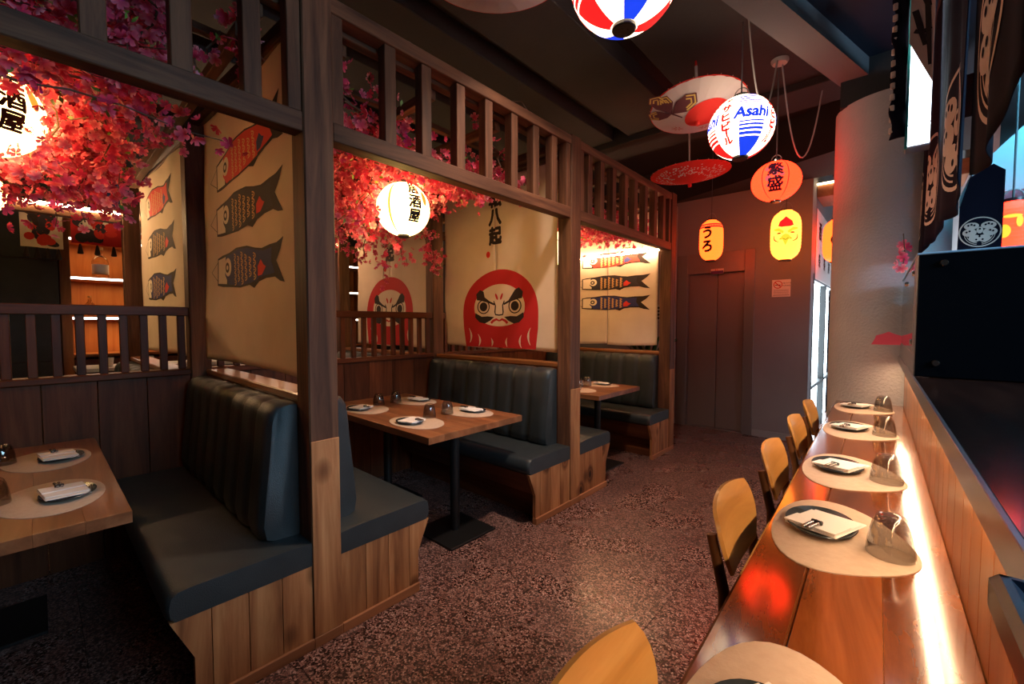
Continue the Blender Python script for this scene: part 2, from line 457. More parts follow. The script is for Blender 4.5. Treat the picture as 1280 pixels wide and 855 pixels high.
M['lan_gold'] = lit('lantern_gold', (1.0,.62,.03), .9, (.8,.5,.05))
def m_paper(name, c, t=.45):
    m, nt, b = new_mat(name); b.inputs['Base Color'].default_value = rgba(c); b.inputs['Roughness'].default_value = .8
    tr = nd(nt, 'ShaderNodeBsdfTranslucent'); tr.inputs[0].default_value = rgba(c)
    mx = nd(nt, 'ShaderNodeMixShader'); mx.inputs[0].default_value = t
    nt.links.new(b.outputs[0], mx.inputs[1]); nt.links.new(tr.outputs[0], mx.inputs[2]); nt.links.new(mx.outputs[0], nt.nodes['Material Output'].inputs[0]); return m
M['umb_white'] = m_paper('umbrella_paper', (.78,.72,.74))
M['umb_red'] = m_paper('umbrella_red', (.86,.05,.04))
M['umb_gold'] = plain('umbrella_gold', (.55,.40,.10), .8)
M['umb_brown'] = plain('umbrella_brown', (.10,.025,.035), .8)
def m_petal():
    m, nt, b = new_mat('petal')
    g = nd(nt, 'ShaderNodeNewGeometry'); oi = nd(nt, 'ShaderNodeObjectInfo')
    ad = nd(nt, 'ShaderNodeMath', operation='ADD'); nt.links.new(g.outputs['Random Per Island'], ad.inputs[0]); nt.links.new(oi.outputs['Random'], ad.inputs[1])
    fr = nd(nt, 'ShaderNodeMath', operation='FRACT'); nt.links.new(ad.outputs[0], fr.inputs[0])
    r = ramp(nt, [(0, (.72,.045,.12)), (.3, (.82,.12,.22)), (.65, (.88,.29,.38)), (.93, (.93,.50,.56)), (1, (.60,.03,.38))])
    nt.links.new(fr.outputs[0], r.inputs[0]); nt.links.new(r.outputs[0], b.inputs['Base Color'])
    at = nd(nt, 'ShaderNodeAttribute', attribute_name='tip'); # petals with a deeper rose throat
    cs = nd(nt, 'ShaderNodeMix', data_type='RGBA'); cs.inputs[6].default_value = rgba((.62,.030,.12)); nt.links.new(at.outputs['Fac'], cs.inputs[0]); nt.links.new(r.outputs[0], cs.inputs[7]); nt.links.new(cs.outputs[2], b.inputs['Base Color'])
    b.inputs['Roughness'].default_value = .6
    tr = nd(nt, 'ShaderNodeBsdfTranslucent'); nt.links.new(cs.outputs[2], tr.inputs[0])
    mx = nd(nt, 'ShaderNodeMixShader'); mx.inputs[0].default_value = .28
    nt.links.new(b.outputs[0], mx.inputs[1]); nt.links.new(tr.outputs[0], mx.inputs[2])
    nt.links.new(mx.outputs[0], nt.nodes['Material Output'].inputs[0])
    return m
M['petal'] = m_petal()
# ------------------------------------------------------------------ room shell
fb = MB().box(-9.3, 2.7, -3.7, 9.2, -.12, -.006)
floor = struct(fb.build('floor', M['grout']))
tile_me = MB().cbox(-.2993, .2993, -.2993, .2993, -.02, 0, .0012).mesh('tile', M['terrazzo'])
for i in range(-7, 3):
    for j in range(-2, 15):
        x = -.85 + .6*i + .3; y = -.5 + .6*j + .3
        if x < -5.2 or x > .6: continue
        link('tile', tile_me, floor, (x, y, 0))
rest = MB()
rest.box(-9.3, -5.06, -3.7, 9.2, -.02, 0); rest.box(.95-.6+.002, 2.7, -3.7, 9.2, -.02, 0)
rest.box(-5.05, .35, -3.7, -1.71, -.02, 0); rest.box(-5.05, .35, 8.51, 9.2, -.02, 0)
rs = rest.build('terrazzo_field', M['terrazzo'], floor); rs['kind'] = 'stuff'

wf = MB()
wf.box(-9.3, -2.35, 6.15, 6.4, 0, 3.7); wf.box(-1.365, -.78, 6.15, 6.4, 0, 3.7); wf.box(-2.35, -1.365, 6.15, 6.4, 2.4, 3.7)
wall_far = struct(wf.build('wall_far', M['wall_grey']))
bb = MB().cbox(-1.363, -.775, 6.135, 6.152, 0, .085, .003)
struct(bb.build('baseboard_far', M['base']))
bb = MB().cbox(-2.9, -2.352, 6.135, 6.152, 0, .085, .003)
struct(bb.build('baseboard_far', M['base']))
bb = MB().cbox(-2.44, -2.36, 6.10, 6.16, 0, 3.1, .004)
struct(bb.build('trim_1', M['base']))
struct(MB().box(-9.5, -9.3, -3.7, 9.2, 0, 3.7).build('wall_left', M['wall_dark']))
struct(MB().box(2.6, 2.8, -3.7, 9.2, 0, 3.7).build('wall_right', M['wall_dark']))
struct(MB().box(-9.3, 2.7, -3.7, -3.5, 0, 3.7).build('wall_back', M['wall_dark']))

# lift door in the far wall
d1 = struct(thing('door_1', 'grey steel lift door', 'door', (-1.857, 6.2, 0)))
del d1['category']
def L(mb, name, m, **k): return mb.build(name, m, d1, loc=(1.857, -6.2, 0), **k)
f = MB(); f.cbox(-2.35, -2.21, 6.13, 6.36, 0, 2.4, .004); L(f, 'jamb', M['steel_dark'])
f = MB(); f.cbox(-1.487, -1.365, 6.13, 6.36, 0, 2.4, .004); L(f, 'jamb', M['steel_dark'])
f = MB(); f.cbox(-2.21, -1.487, 6.145, 6.36, 2.13, 2.4, .004); L(f, 'lintel', M['steel'])
f = MB(); f.cbox(-2.209, -1.838, 6.215, 6.25, .012, 2.128, .003); L(f, 'door_leaf', M['steel'])
f = MB(); f.cbox(-1.832, -1.488, 6.222, 6.257, .012, 2.128, .003); L(f, 'door_leaf', M['steel'])
f = MB(); f.cbox(-2.21, -1.487, 6.15, 6.36, -.002, .010, .002); L(f, 'sill', M['steel_dark'])
f = MB(); f.box(-2.3, -1.4, 6.30, 6.34, 0, 2.3); L(f, 'shaft_back', M['black'])

# ceiling: dark slab with lowered panels between recessed slots
cl = struct(MB().box(-9.3, 2.7, -3.7, 9.2, 3.64, 3.75).build('ceiling', M['ceil_dark']))
edges = [(-9.2, -6.2), (-6.02, -5.45), (-5.27, -4.70), (-4.52, -3.95), (-3.77, -3.20), (-3.02, -2.44), (-2.26, -1.69), (-1.50, -.2)]
for a, b in edges:
    MB().cbox(a, b, -3.4, 4.42, 3.50, 3.645, .006).build('ceiling_panel', M['ceiling'], cl)
MB().cbox(-9.2, .4, 4.42, 4.86, 3.44, 3.645, .006).build('cross_beam', M['ceiling'], cl)
# slanted bulkhead in front of the lift wall
b_ = MB().prism([(-9.2, 6.16), (-2.5, 6.13), (-.2, 5.2), (.6, 5.2), (.6, 6.16)], 3.15, 3.64, lambda u, v, w: (u, v, w))
b_.build('bulkhead', M['ceiling'], cl)
# diagonal plastered beam that meets the round column
ang = (.254, .967)
def along(px, py, y): t = (y-py)/ang[1]; return (px+ang[0]*t, y)
pl = [along(-.755, 2.57, -3.0), along(-.755, 2.57, 4.55), along(-.525, 2.753, 4.75), along(-.525, 2.753, -3.0)]
struct(MB().prism(pl, 3.20, 3.64, lambda u, v, w: (u, v, w)).build('trim_2', M['beam_grey']))
kc = [along(-.525, 2.753, -3.0), along(-.525, 2.753, 4.75), (2.6, 4.75), (2.6, -3.0)]
struct(MB().prism(kc, 3.32, 3.64, lambda u, v, w: (u, v, w)).build('ceiling', M['navy']))
# round column
colm = MB().lathe([(.0, 0), (.33, 0), (.33, 3.02), (0, 3.02)], 56, (-.07, 4.2, 0))
cob = struct(colm.build('column', M['column'], smooth=40))
MB().cbox(-.36, .25, 3.98, 4.5, 3.015, 3.33, .004).build('column_neck', M['ceil_dark'], cob)
# passage beyond the lift: glazed side wall, wood soffit
struct(MB().box(.5, .7, 4.6, 9.2, 0, 3.7).build('wall_passage_right', M['wall_grey']))
struct(MB().box(-.78, .5, 8.6, 8.8, 0, 3.7).build('wall_passage_end', M['wall_grey']))
wp = MB(); wp.box(-.98, -.78, 6.4, 8.6, 1.98, 3.7)
struct(wp.build('wall_passage_left', M['wall_grey']))
w1 = struct(MB().box(-.86, -.845, 6.4, 8.6, .02, 1.98).build('window_1', M['window_glow']))
f = MB(); f.cbox(-.86, -.775, 6.36, 6.43, 0, 2.06, .004); f.build('window_frame', M['black'], w1)
f = MB(); f.cbox(-.86, -.775, 7.55, 7.63, 0, 1.98, .004); f.build('window_frame', M['black'], w1)
f = MB(); f.cbox(-.86, -.775, 6.43, 8.6, .62, .66, .004); f.build('window_bar', M['black'], w1)
sf = tag(MB().cbox(-.775, .5, 6.42, 7.0, 2.98, 3.14, .004).build('soffit_box', M['trim']), 'wooden box lit by a strip above the passage beside the lift wall', 'box')
tag(MB().cbox(-.775, .4, 6.405, 6.42, 3.125, 3.145, .002).build('led_strip', M['led']), 'warm light strip on the wooden box above the passage', 'light strip')
bn = thing('printed_banner', 'white banner with red and black characters on the passage wall', 'banner', (-.77, 7.0, 2.0))
MB().cbox(-.778, -.770, 6.45, 8.3, 2.0, 2.86, .002).build('sheet', M['paper'], bn, loc=(.77, -7.0, -2.0))
def mp(u, v, off): return (-.770+off+.77, u-7.0, v-2.0)
for k, (s, mt) in enumerate((('酒', 'red_print'), ('肴', 'ink'), ('飯', 'red_print'))):
    decal('character', [], mp, M[mt], bn, .002, .2, moved(text2d(s, .24, .02), 6.75+.5*k, 2.62))
    decal('character', [], mp, M['ink' if mt == 'red_print' else 'red_print'], bn, .002, .2, moved(text2d('祭', .18, .01), 6.75+.5*k, 2.25))
# dark wall slabs behind the second row, beside the bar shelves
wd = struct(MB().box(-7.80, -7.70, -3.5, .20, 0, 3.6).build('wall_slab', M['grout']))
for k, (z0, z1) in enumerate(((.0, .98), (.985, 2.215), (2.22, 3.6))):
    for y0, y1 in ((-2.6, -1.203), (-1.2, .198)):
        MB().cbox(-7.70, -7.68, y0, y1, z0+.003, z1, .003).build('slab', M['wall_dark'], wd)
struct(MB().box(-9.2, -8.6, .2, 6.1, 2.75, 3.6).build('wall_header', M['wall_dark']))

for x, y, w in ((-1.05, .5, 'over the slab-wall booth end'), (-1.05, 2.05, 'beside the beer lantern')):
    t = thing('downlight', 'small round downlight in the aisle ceiling ' + w, 'lamp', (x, y, 3.50), group='ceiling downlights')
    MB().lathe([(.075, -.012), (.10, -.012), (.105, 0), (.07, 0), (.075, -.012)], 24).build('bezel', M['black'], t, 40)
    MB().lathe([(0, -.004), (.072, -.004)], 24).build('lens', M['led_white'], t)
# ------------------------------------------------------------------ pergola of dark timber
XA, XB, XC = -1.89, -3.58, -5.50
FP = [(-1.19, -1.06), (.783, .914), (2.785, 2.92), (4.75, 4.885)]
BP = [(-1.28, -1.15), (.70, .82), (2.76, 2.895), (4.74, 4.87)]
CP = [(-1.36, -1.23), (.58, .71), (2.70, 2.845), (4.72, 4.85)]
pg = thing('timber_pergola', 'dark timber pergola of posts and slatted beams over the booths', 'pergola', (0, 0, 0))
def pp(name, x0, x1, y0, y1, z0, z1, ax, b=.004): return MB().cbox(x0, x1, y0, y1, z0, z1, b).build(name, darkw(ax), pg)
for y0, y1 in FP: pp('post', XA-.13, XA, y0, y1, 0, 2.90, 2, .006)
for y0, y1 in BP: pp('post', XB-.13, XB, y0, y1, 0, 2.88, 2, .006)
for y0, y1 in CP: pp('post', XC-.13, XC, y0, y1, 0, 2.88, 2, .006)
BAL = [[-.75, -.525, -.30, -.075, .151, .376, .6], [1.216, 1.436, 1.679, 1.907, 2.144, 2.371, 2.586], [3.081, 3.273, 3.481, 3.707, 3.903, 4.131, 4.36, 4.58]]
for k in range(3):
    y0, y1 = FP[k][1], FP[k+1][0]
    pp('lower_beam', XA-.085, XA-.005, y0, y1, 2.262, 2.345, 1)
    pp('top_beam', XA-.095, XA-.005, y0-.07, y1+.07, 2.82, 2.888, 1)
    pp('top_ledge', XA-.15, XA-.095, y0, y1, 2.80, 2.845, 1)
    for y in BAL[k]: pp('baluster', XA-.078, XA-.015, y-.032, y+.032, 2.345, 2.82, 2, .003)
    for y in (y0+.028, y1-.028): pp('upright', XA-.08, XA-.012, y-.027, y+.027, 2.345, 2.82, 2, .003)
    b0, b1 = BP[k][1], BP[k+1][0]
    pp('top_beam', XB-.10, XB-.02, b0, b1, 2.80, 2.87, 1)
    c0, c1 = CP[k][1], CP[k+1][0]
    pp('lower_beam', XC-.10, XC-.02, c0, c1, 2.40, 2.49, 1)
    pp('top_beam', XC-.10, XC-.02, c0, c1, 2.80, 2.87, 1)
    for t in (.18, .5, .82): pp('upright', XC-.085, XC-.035, c0+(c1-c0)*t-.025, c0+(c1-c0)*t+.025, 2.49, 2.80, 2, .003)
    nr = 4
    for i in range(nr):
        y = y0+.12+(y1-y0-.24)*i/(nr-1)
        pp('rafter', XC-.08, XA-.15, y-.025, y+.025, 2.745, 2.80, 0, .003)
    for x in (-2.45, -3.0): pp('batten', x-.02, x+.02, y0-.03, y1+.03, 2.80, 2.835, 1, .003)
for k in (1, 2, 3):   # cross beams over the partitions
    yc = (FP[k][0]+FP[k][1])/2; yb = (BP[k][0]+BP[k][1])/2
    m = MB(); z0, z1 = 2.79, 2.87
    m.prism([(XA-.13, yc-.03), (XA-.13, yc+.03), (XB, yb+.03), (XB, yb-.03)], z0, z1, lambda u, v, w: (u, v, w)); m.build('cross_beam', darkw(0), pg)
    m = MB(); yc2 = (CP[k][0]+CP[k][1])/2
    m.prism([(XB-.13, yb-.03), (XB-.13, yb+.03), (XC, yc2+.03), (XC, yc2-.03)], z0, z1, lambda u, v, w: (u, v, w)); m.build('cross_beam', darkw(0), pg)
# LED strips lying on the far row beams
for k in range(2):
    nm = ('booth with the dark slab wall', 'middle booth with the daruma curtain')[k]
    tag(MB().cbox(XC-.02, XC-.004, CP[k][1]+.01, CP[k+1][0]-.01, 2.470, 2.500, .002).build('led_strip', M['led_beam']), 'warm light strip on the far row beam behind the ' + nm, 'light strip')

# ------------------------------------------------------------------ partitions, back walls, railings
def lerp(a, b, t): return a+(b-a)*t
for k in (1, 2, 3):
    nm = {1: 'koi curtain of three fish', 2: 'large daruma curtain', 3: 'koi curtain by the lift'}[k]
    t = thing('bench_divider', 'low dark wood partition with a varnished cap under the ' + nm, 'partition', (-2.75, lerp(*FP[k], .5), 0))
    yo = lerp(*FP[k], .5)
    MB().cbox(-3.57+2.75, -2.022+2.75, -.060, .060, 0, 1.095, .003).build('core', redw(2), t)
    MB().cbox(-3.575+2.75, -2.015+2.75, -.064, .064, 1.095, 1.13, .006).build('cap', wood('cap', PANELW, 0, .35, 9, .06, coat=.3), t)
for k in range(3):
    nm = ('booth with the dark slab wall', 'middle booth with the daruma curtain', 'booth beside the lift')[k]
    y0, y1 = BP[k][1]+.002, BP[k+1][0]-.002
    t = thing('booth_back_wall', 'reddish boarded back wall of the ' + nm, 'panel', (XB-.05, y0, 0))
    n = 8
    for i in range(n):
        a = (y1-y0)*i/n; b = (y1-y0)*(i+1)/n
        MB().cbox(-.03, .04, a+.0015, b-.0015, 0, 1.10, .002).build('board', redw(2), t)
    MB().cbox(-.06, .06, 0, y1-y0, 1.10, 1.14, .006).build('cap', redw(1), t)
    t = thing('railing', 'dark wooden railing above the back wall of the ' + nm, 'railing', (XB-.05, y0, 1.14))
    MB().cbox(-.035, .035, 0, y1-y0, .36, .42, .004).build('top_rail', redw(1), t)
    nb = 19; me = MB().cbox(-.018, .018, -.02, .02, 0, .362, .003).mesh('baluster', redw(2))
    for i in range(nb):
        y = (y1-y0)*(i+.6)/nb
        link('baluster', me, t, (0, y, 0))

# ------------------------------------------------------------------ benches
SEAT = .485
def bench(y0, s, label, group, x0=XB+.03, xa=XA, xback=-2.022, full=True):
    t = thing('booth_bench', label, 'bench', (0, y0, 0), group=group)
    def Y(d): return s*d
    # seat cushion: rounded edges
    D = .505
    prof = [(.0, .375), (D-.012, .375), (D+.004, .392), (D+.008, .43), (D, .468), (D-.02, .484), (D-.06, .489), (.1, .487), (0, .48)]
    n = len(prof); m = MB(); xs = [x0, x0+.01, xa-.035, xa-.012, xa-.002]
    sc_ = [1, 1, 1, .985, .955]
    vs = []
    for x, k in zip(xs, sc_):
        for d, z in prof: vs.append((x, Y(d if d < .2 else (d-.25)*k+.25), .43+(z-.43)*k))
    fs = []
    for i in range(len(xs)-1):
        for j in range(n):
            fs.append((i*n+j, i*n+(j+1)%n, (i+1)*n+(j+1)%n, (i+1)*n+j))
    fs += [tuple(range(n)), tuple(range((len(xs)-1)*n, len(xs)*n))]
    m.add(vs, fs); m.build('seat_cushion', M['leather'], t, smooth=50, weld=True)
    # channelled back cushion
    pr = [(0, .47), (.10, .475), (.158, .50), (.168, .56), (.155, .70), (.138, .86), (.126, 1.0), (.118, 1.05), (.096, 1.083), (.05, 1.094), (0, 1.09)]
    nch = 8; sub = 8; vs = []; nx = nch*sub
    for i in range(nx+1):
        u = i/nx; x = x0+(xback-x0)*u; ph = (i % sub)/sub
        bulge = -.019*(1-min(1, (sin(pi*ph) if i % sub else 0)*1.7))
        for d, z in pr:
            e = bulge if (i not in (0, nx)) else -.02
            vs.append((x, Y(max(0, d+e if d > .02 else d)), z+(e*.5 if z > 1.0 else 0)))
    n = len(pr); fs = []
    for i in range(nx):
        for j in range(n):
            fs.append((i*n+j, i*n+(j+1) % n, (i+1)*n+(j+1) % n, (i+1)*n+j))
    fs += [tuple(range(n)), tuple(range(nx*n, nx*n+n))]
    MB().add(vs, fs).build('back_cushion', M['leather'], t, smooth=60, weld=True)
    # end boards with the slanted front
    cuts = [0, .125, .25, .375, .502]
    for i in range(4):
        a, b = cuts[i]+.0015, cuts[i+1]-.0015
        if i < 3: poly = [(a, .045), (b, .045), (b, .378), (a, .378)]
        else: poly = [(a, .045), (.43, .045), (.43, .215), (b, .378), (a, .378)]
        m = MB(); m.prism([(Y(d), z) for d, z in poly], xa-.028, xa-.003, lambda u, v, w: (w, u, v))
        m.build('end_board', pine(2), t, weld=True)
    MB().cbox(xa-.03, xa+.008, min(Y(0), Y(.432)), max(Y(0), Y(.432)), 0, .048, .003).build('plinth', M['trim'], t)
    m = MB(); m.prism([(Y(.47), .375), (Y(.495), .375), (Y(.42), .21), (Y(.395), .21)], x0, xa-.03, lambda u, v, w: (w, u, v)); m.build('front_board', redw(0), t, weld=True)
    MB().cbox(x0, xa-.03, min(Y(.30), Y(.33)), max(Y(.30), Y(.33)), 0, .375, .002).build('kick_board', redw(0), t)
    return t
G = 'dark green leather booth benches'
bench(FP[1][0], -1, 'dark leather booth bench backing onto the three-koi curtain, by the slab-wall table', G)
bench(FP[1][1], 1, 'dark leather booth bench behind the koi curtain partition, facing the daruma curtain', G)
bench(FP[2][0], -1, 'dark leather booth bench under the large daruma curtain', G)
bench(FP[2][1], 1, 'dark leather booth bench behind the daruma curtain, facing the lift end', G)
bench(FP[3][0], -1, 'dark leather booth bench under the koi curtain beside the lift', G)
for k in (1, 2, 3):   # cladding board and plinth at the foot of the posts
    MB().cbox(XA-.002, XA+.005, FP[k][0]+.002, FP[k][1]-.002, .048, .93, .002).build('post_cladding', pine(2), pg)
    MB().cbox(XA-.01, XA+.008, FP[k][0], FP[k][1], 0, .048, .003).build('plinth', M['trim'], pg)

# far row: bench backs glimpsed over the railing
for k in (1, 2):
    nm = {1: 'second koi curtain', 2: 'second daruma curtain'}[k]
    t = thing('bench_divider', 'low wood partition of the far row under the ' + nm, 'partition', (-4.6, lerp(*CP[k], .6), 0))
    MB().cbox(-.85, .86, -.058, .058, 0, 1.095, .003).build('core', redw(2), t)
    MB().cbox(-.86, .87, -.064, .064, 1.095, 1.13, .006).build('cap', wood('cap', PANELW, 0, .35, 9, .06, coat=.3), t)
    for s in (-1, 1):
        bench(lerp(*CP[k], .6)+s*.062, s, 'dark leather far row bench %s the %s' % ('in front of' if s < 0 else 'behind', nm), G, x0=-5.45, xa=-3.74, xback=-3.75)

# ------------------------------------------------------------------ booth tables
def table(yc, label, loc_x=-2.0, x_in=-3.46, w=.83, ztop=.785):
    t = thing('booth_table', label, 'table', (0, yc, 0), group='booth tables')
    n = 7
    for i in range(n):
        a = -w/2+w*i/n; b = -w/2+w*(i+1)/n
        MB().cbox(x_in, loc_x, a, b, ztop-.042, ztop, .0012).build('top_strip', M['table'], t)
    for x in (loc_x-.26, x_in+.35):
        MB().cyl((x, 0, .015), (x, 0, ztop-.042), .033, n=20).build('column', M['black'], t, smooth=40)
        MB().cbox(x-.20, x+.20, -.20, .20, 0, .016, .003).build('foot_plate', M['black'], t)
    return t
TY = (-.208, 1.915, 3.82)
TN = ('slab-wall booth table', 'daruma booth table', 'lift-side booth table')
table(TY[0], 'wooden table in the booth with the three-koi curtain, beside the slab wall')
table(TY[1], 'wooden table in the middle booth before the large daruma curtain')
table(TY[2], 'wooden table in the booth beside the lift')

tag(MB().cbox(-3.30, -2.03, 4.735, 4.75, 2.27, 2.29, .002).build('led_strip', M['led_beam']), 'warm light strip across the top of the lift-side koi curtain', 'light strip')
# ------------------------------------------------------------------ bar: boarded front, worktop, raised ledge
BX, BR = .142, R(1.45)
Rm = Matrix.Rotation(BR, 3, 'Z')
def BW(x, y, z): return tuple(Rm @ Vector((x, y, z)) + Vector((BX, 0, 0)))
def bthing(name, label, cat, lx=0, ly=0, lz=0, rz=0, group=None): return thing(name, label, cat, BW(lx, ly, lz), BR+rz, group)
area('ledge_led', BW(-.014, 1.75, 1.184), (0, 0, BR), .012, 4.1, 11, (1.0, .64, .32))
t = bthing('bar_cladding', 'varnished vertical boards between the bar worktop and the raised ledge', 'panel')
ys = -.45
while ys < 3.84:
    w = random.choice((.10, .12, .135)); e = min(ys+w, 3.86)
    MB().cbox(0, .03, ys+.001, e-.001, 0, 1.195, .002).build('board', M['panel'], t); ys = e
t = bthing('bar_worktop', 'long glossy orange brown wooden bar worktop with place settings', 'worktop')
m = MB(); cuts = [-.36, -.245, -.12, -.001]
for i in range(3): MB().cbox(cuts[i], cuts[i+1], -.45, 3.83, .855, .90, .0012 if i else .006).build('plank', M['bar'], t)
for y in (.3, 1.5, 2.7, 3.6):
    m = MB(); m.prism([(-.001, .855), (-.26, .855), (-.26, .83), (-.03, .60), (-.001, .60)], y-.02, y+.02, lambda u, v, w: (u, w, v)); m.build('bracket', M['black'], t, weld=True)
t = bthing('bar_ledge', 'dark polished bar ledge with a brushed metal edge', 'ledge')
MB().cbox(-.028, .95, -.45, 3.86, 1.195, 1.235, .003).build('board', M['bar_top'], t)
MB().cbox(-.034, -.027, -.45, 3.86, 1.190, 1.238, .001).build('metal_edge', M['edge_metal'], t)
t = bthing('led_strip', 'warm light strip hidden under the bar ledge', 'light strip')
MB().cbox(-.024, -.004, -.4, 3.8, 1.187, 1.196, .001).build('diffuser', M['led_white'], t)
t = bthing('serving_tray', 'dark blue plastic tray lying on the bar ledge', 'tray', 0, 0, 1.2378)
m = MB(); m.cbox(-.070, .30, -.02, .462, 0, .008, .003); m.build('base', M['blue_plastic'], t)
for k, (a, b, c, d) in enumerate(((-.075, -.060, -.03, .47), (.29, .305, -.03, .47), (-.075, .305, .456, .47), (-.075, .305, -.03, -.015))):
    MB().cbox(a, b, c, d, 0, .030, .005).build('rim', M['blue_plastic'], t)

# display case on the ledge
t = bthing('display_case', 'black glass display case with round bolts standing on the bar ledge', 'display case', 0, 2.36, 1.2378)
MB().cbox(.02, .80, .03, 1.40, 0, .46, .004).build('cabinet', M['black_gloss'], t)
MB().cbox(-.026, .80, 0, .012, .0, .485, .002).build('front_panel', M['black_glass'], t)
MB().cbox(-.028, -.018, .012, 1.40, .085, .485, .002).build('side_pane', M['pane'], t)
MB().cbox(-.030, -.016, .010, 1.42, 0, .088, .003).build('side_rail', M['edge_metal'], t)
MB().cbox(-.030, -.014, .010, .16, .085, .485, .003).build('corner_post', M['edge_metal'], t)
MB().cbox(-.032, .80, -.002, 1.41, .483, .491, .002).build('top_edge', plain('case_edge', (.25,.45,.65), .3), t)
for (x, z) in ((.045, .445), (.033, .055)):
    MB().lathe([(0, -.012), (.010, -.012), (.013, -.006), (.013, .004), (0, .004)], 20).build('bolt', M['copper'], t, smooth=40, loc=(x, -.002, z), rot=(R(-90), 0, 0))
for (y, z) in ((.22, .43), (.9, .43), (.22, .13)):
    MB().lathe([(0, 0), (.012, 0), (.012, .008), (0, .009)], 16).build('bolt', M['chrome'], t, smooth=40, loc=(-.028, y, z), rot=(0, R(-90), 0))

# ------------------------------------------------------------------ stools
def backrest_mesh():
    nu, nv = 14, 8; W, Hh = .192, .098
    def P(u, v, side):
        uu = u*math.sqrt(1-.34*v*v); vv = v*math.sqrt(1-.24*u*u)
        y = W*uu*(1-.16*(1-vv)/2); z = .875+Hh*vv
        x = -.27*(z-.78)+.030*(y/W)**2
        n = Vector((1, -.15*y/W/W*1.0, .27)).normalized()
        rim = 1-max(abs(u), abs(v))**6*.55
        p = Vector((x, y, z))+n*side*.011*rim
        return tuple(p)
    m = MB()
    m.grid(lambda a, b: P(a*2-1, b*2-1, 1), nu, nv)
    m.grid(lambda a, b: P(1-a*2, b*2-1, -1), nu, nv)
    # rim
    def ring(side):
        pts = [(-1+2*i/nu, -1) for i in range(nu)]+[(1, -1+2*j/nv) for j in range(nv)]+[(1-2*i/nu, 1) for i in range(nu)]+[(-1, 1-2*j/nv) for j in range(nv)]
        return [P(u, v, side) for u, v in pts]
    a = ring(1); b = ring(-1); n = len(a)
    m.add(a+b, [(i, n+i, n+(i+1) % n, (i+1) % n) for i in range(n)])
    return m.mesh('backrest', M['chair'], 50, weld=True)
def stool(lx, ly, label, proto=[None]):
    if proto[0] is None:
        t = thing('bar_stool', label, 'stool', group='wooden stools at the bar')
        link('backrest', backrest_mesh(), t)
        m = MB()
        def S(u, v, k):
            uu = u*math.sqrt(1-.4*v*v); vv = v*math.sqrt(1-.4*u*u)
            return (.18+.18*uu, .21*vv*(1+.08*uu), .60+k*.012-.012*(1-uu*uu)*(1-vv*vv))
        m.grid(lambda a, b: S(a*2-1, b*2-1, 1), 10, 10); m.grid(lambda a, b: S(1-a*2, b*2-1, -1), 10, 10)
        rim = [(-1+.2*i, -1) for i in range(10)]+[(1, -1+.2*j) for j in range(10)]+[(1-.2*i, 1) for i in range(10)]+[(-1, 1-.2*j) for j in range(10)]
        A = [S(u, v, 1) for u, v in rim]; B = [S(u, v, -1) for u, v in rim]; n = len(A)
        m.add(A+B, [(i, n+i, n+(i+1) % n, (i+1) % n) for i in range(n)])
        m.build('seat', M['chair'], t, 50, weld=True)
        for s in (-1, 1):
            MB().tube([(-.055, s*.215, 0), (.012, s*.185, .58), (.002, s*.172, .76), (-.033, s*.165, .90)], .019, 8, .013).build('leg', M['chair_leg'], t, 50)
            MB().tube([(.365, s*.20, 0), (.315, s*.165, .588)], .014, 8, .018).build('leg', M['chair_leg'], t, 50)
            MB().tube([(-.035, s*.205, .20), (.350, s*.193, .20)], .010, 6).build('stretcher', M['chair_leg'], t, 50)
        MB().tube([(.346, -.192, .24), (.346, .192, .24)], .010, 6).build('stretcher', M['chair_leg'], t, 50)
        proto[0] = t
    else:
        t = copy_tree(proto[0]); t['label'] = label
    t.location = BW(lx, ly, 0); t.rotation_euler = (0, 0, BR)
ORD = ['beside the round column', 'second from the round column', 'third from the round column', 'fourth from the round column', 'fifth from the round column']
SY = [3.18, 2.60, 1.97, 1.34, .50]
for k in range(5):
    stool(-.425+(.02 if k == 4 else 0), SY[k], 'wooden bar stool with curved backrest at the worktop, ' + ORD[k])

# ------------------------------------------------------------------ place settings
def outline_mat(taper):
    pts = []
    for i in range(40):
        a = 2*pi*i/40; x = .150*cos(a); y = .225*sin(a)
        y = y*(1-taper*.30*(x/.15)) - taper*.045*max(0, x/.15)**2
        pts.append((x, y))
    return pts
def mat_mesh(taper):
    m = MB(); p = outline_mat(taper); n = len(p)
    m.add([(x, y, 0) for x, y in p]+[(x, y, .0022) for x, y in p]+[(x*.99, y*.99, .003) for x, y in p],
          [tuple(range(n))[::-1], tuple(range(2*n, 3*n))]+[(i, (i+1) % n, n+(i+1) % n, n+i) for i in range(n)]+[(n+i, n+(i+1) % n, 2*n+(i+1) % n, 2*n+i) for i in range(n)])
    return m.mesh('placemat', M['mat'], 40)
MATB, MATT = mat_mesh(1.0), mat_mesh(.25)
def plate_mesh():
    m = MB(); pr = [(0, 0), (.55, 0), (.62, .003), (.97, .0125), (1.0, .0135), (.985, .0155), (.95, .0145), (.60, .006), (.5, .0045), (0, .004)]
    m.lathe(pr, 36); m.V = [(x*.080, y*.108, z) for x, y, z in m.V]
    return m.mesh('plate', M['plate'], 50, weld=True)
PLATE = plate_mesh()
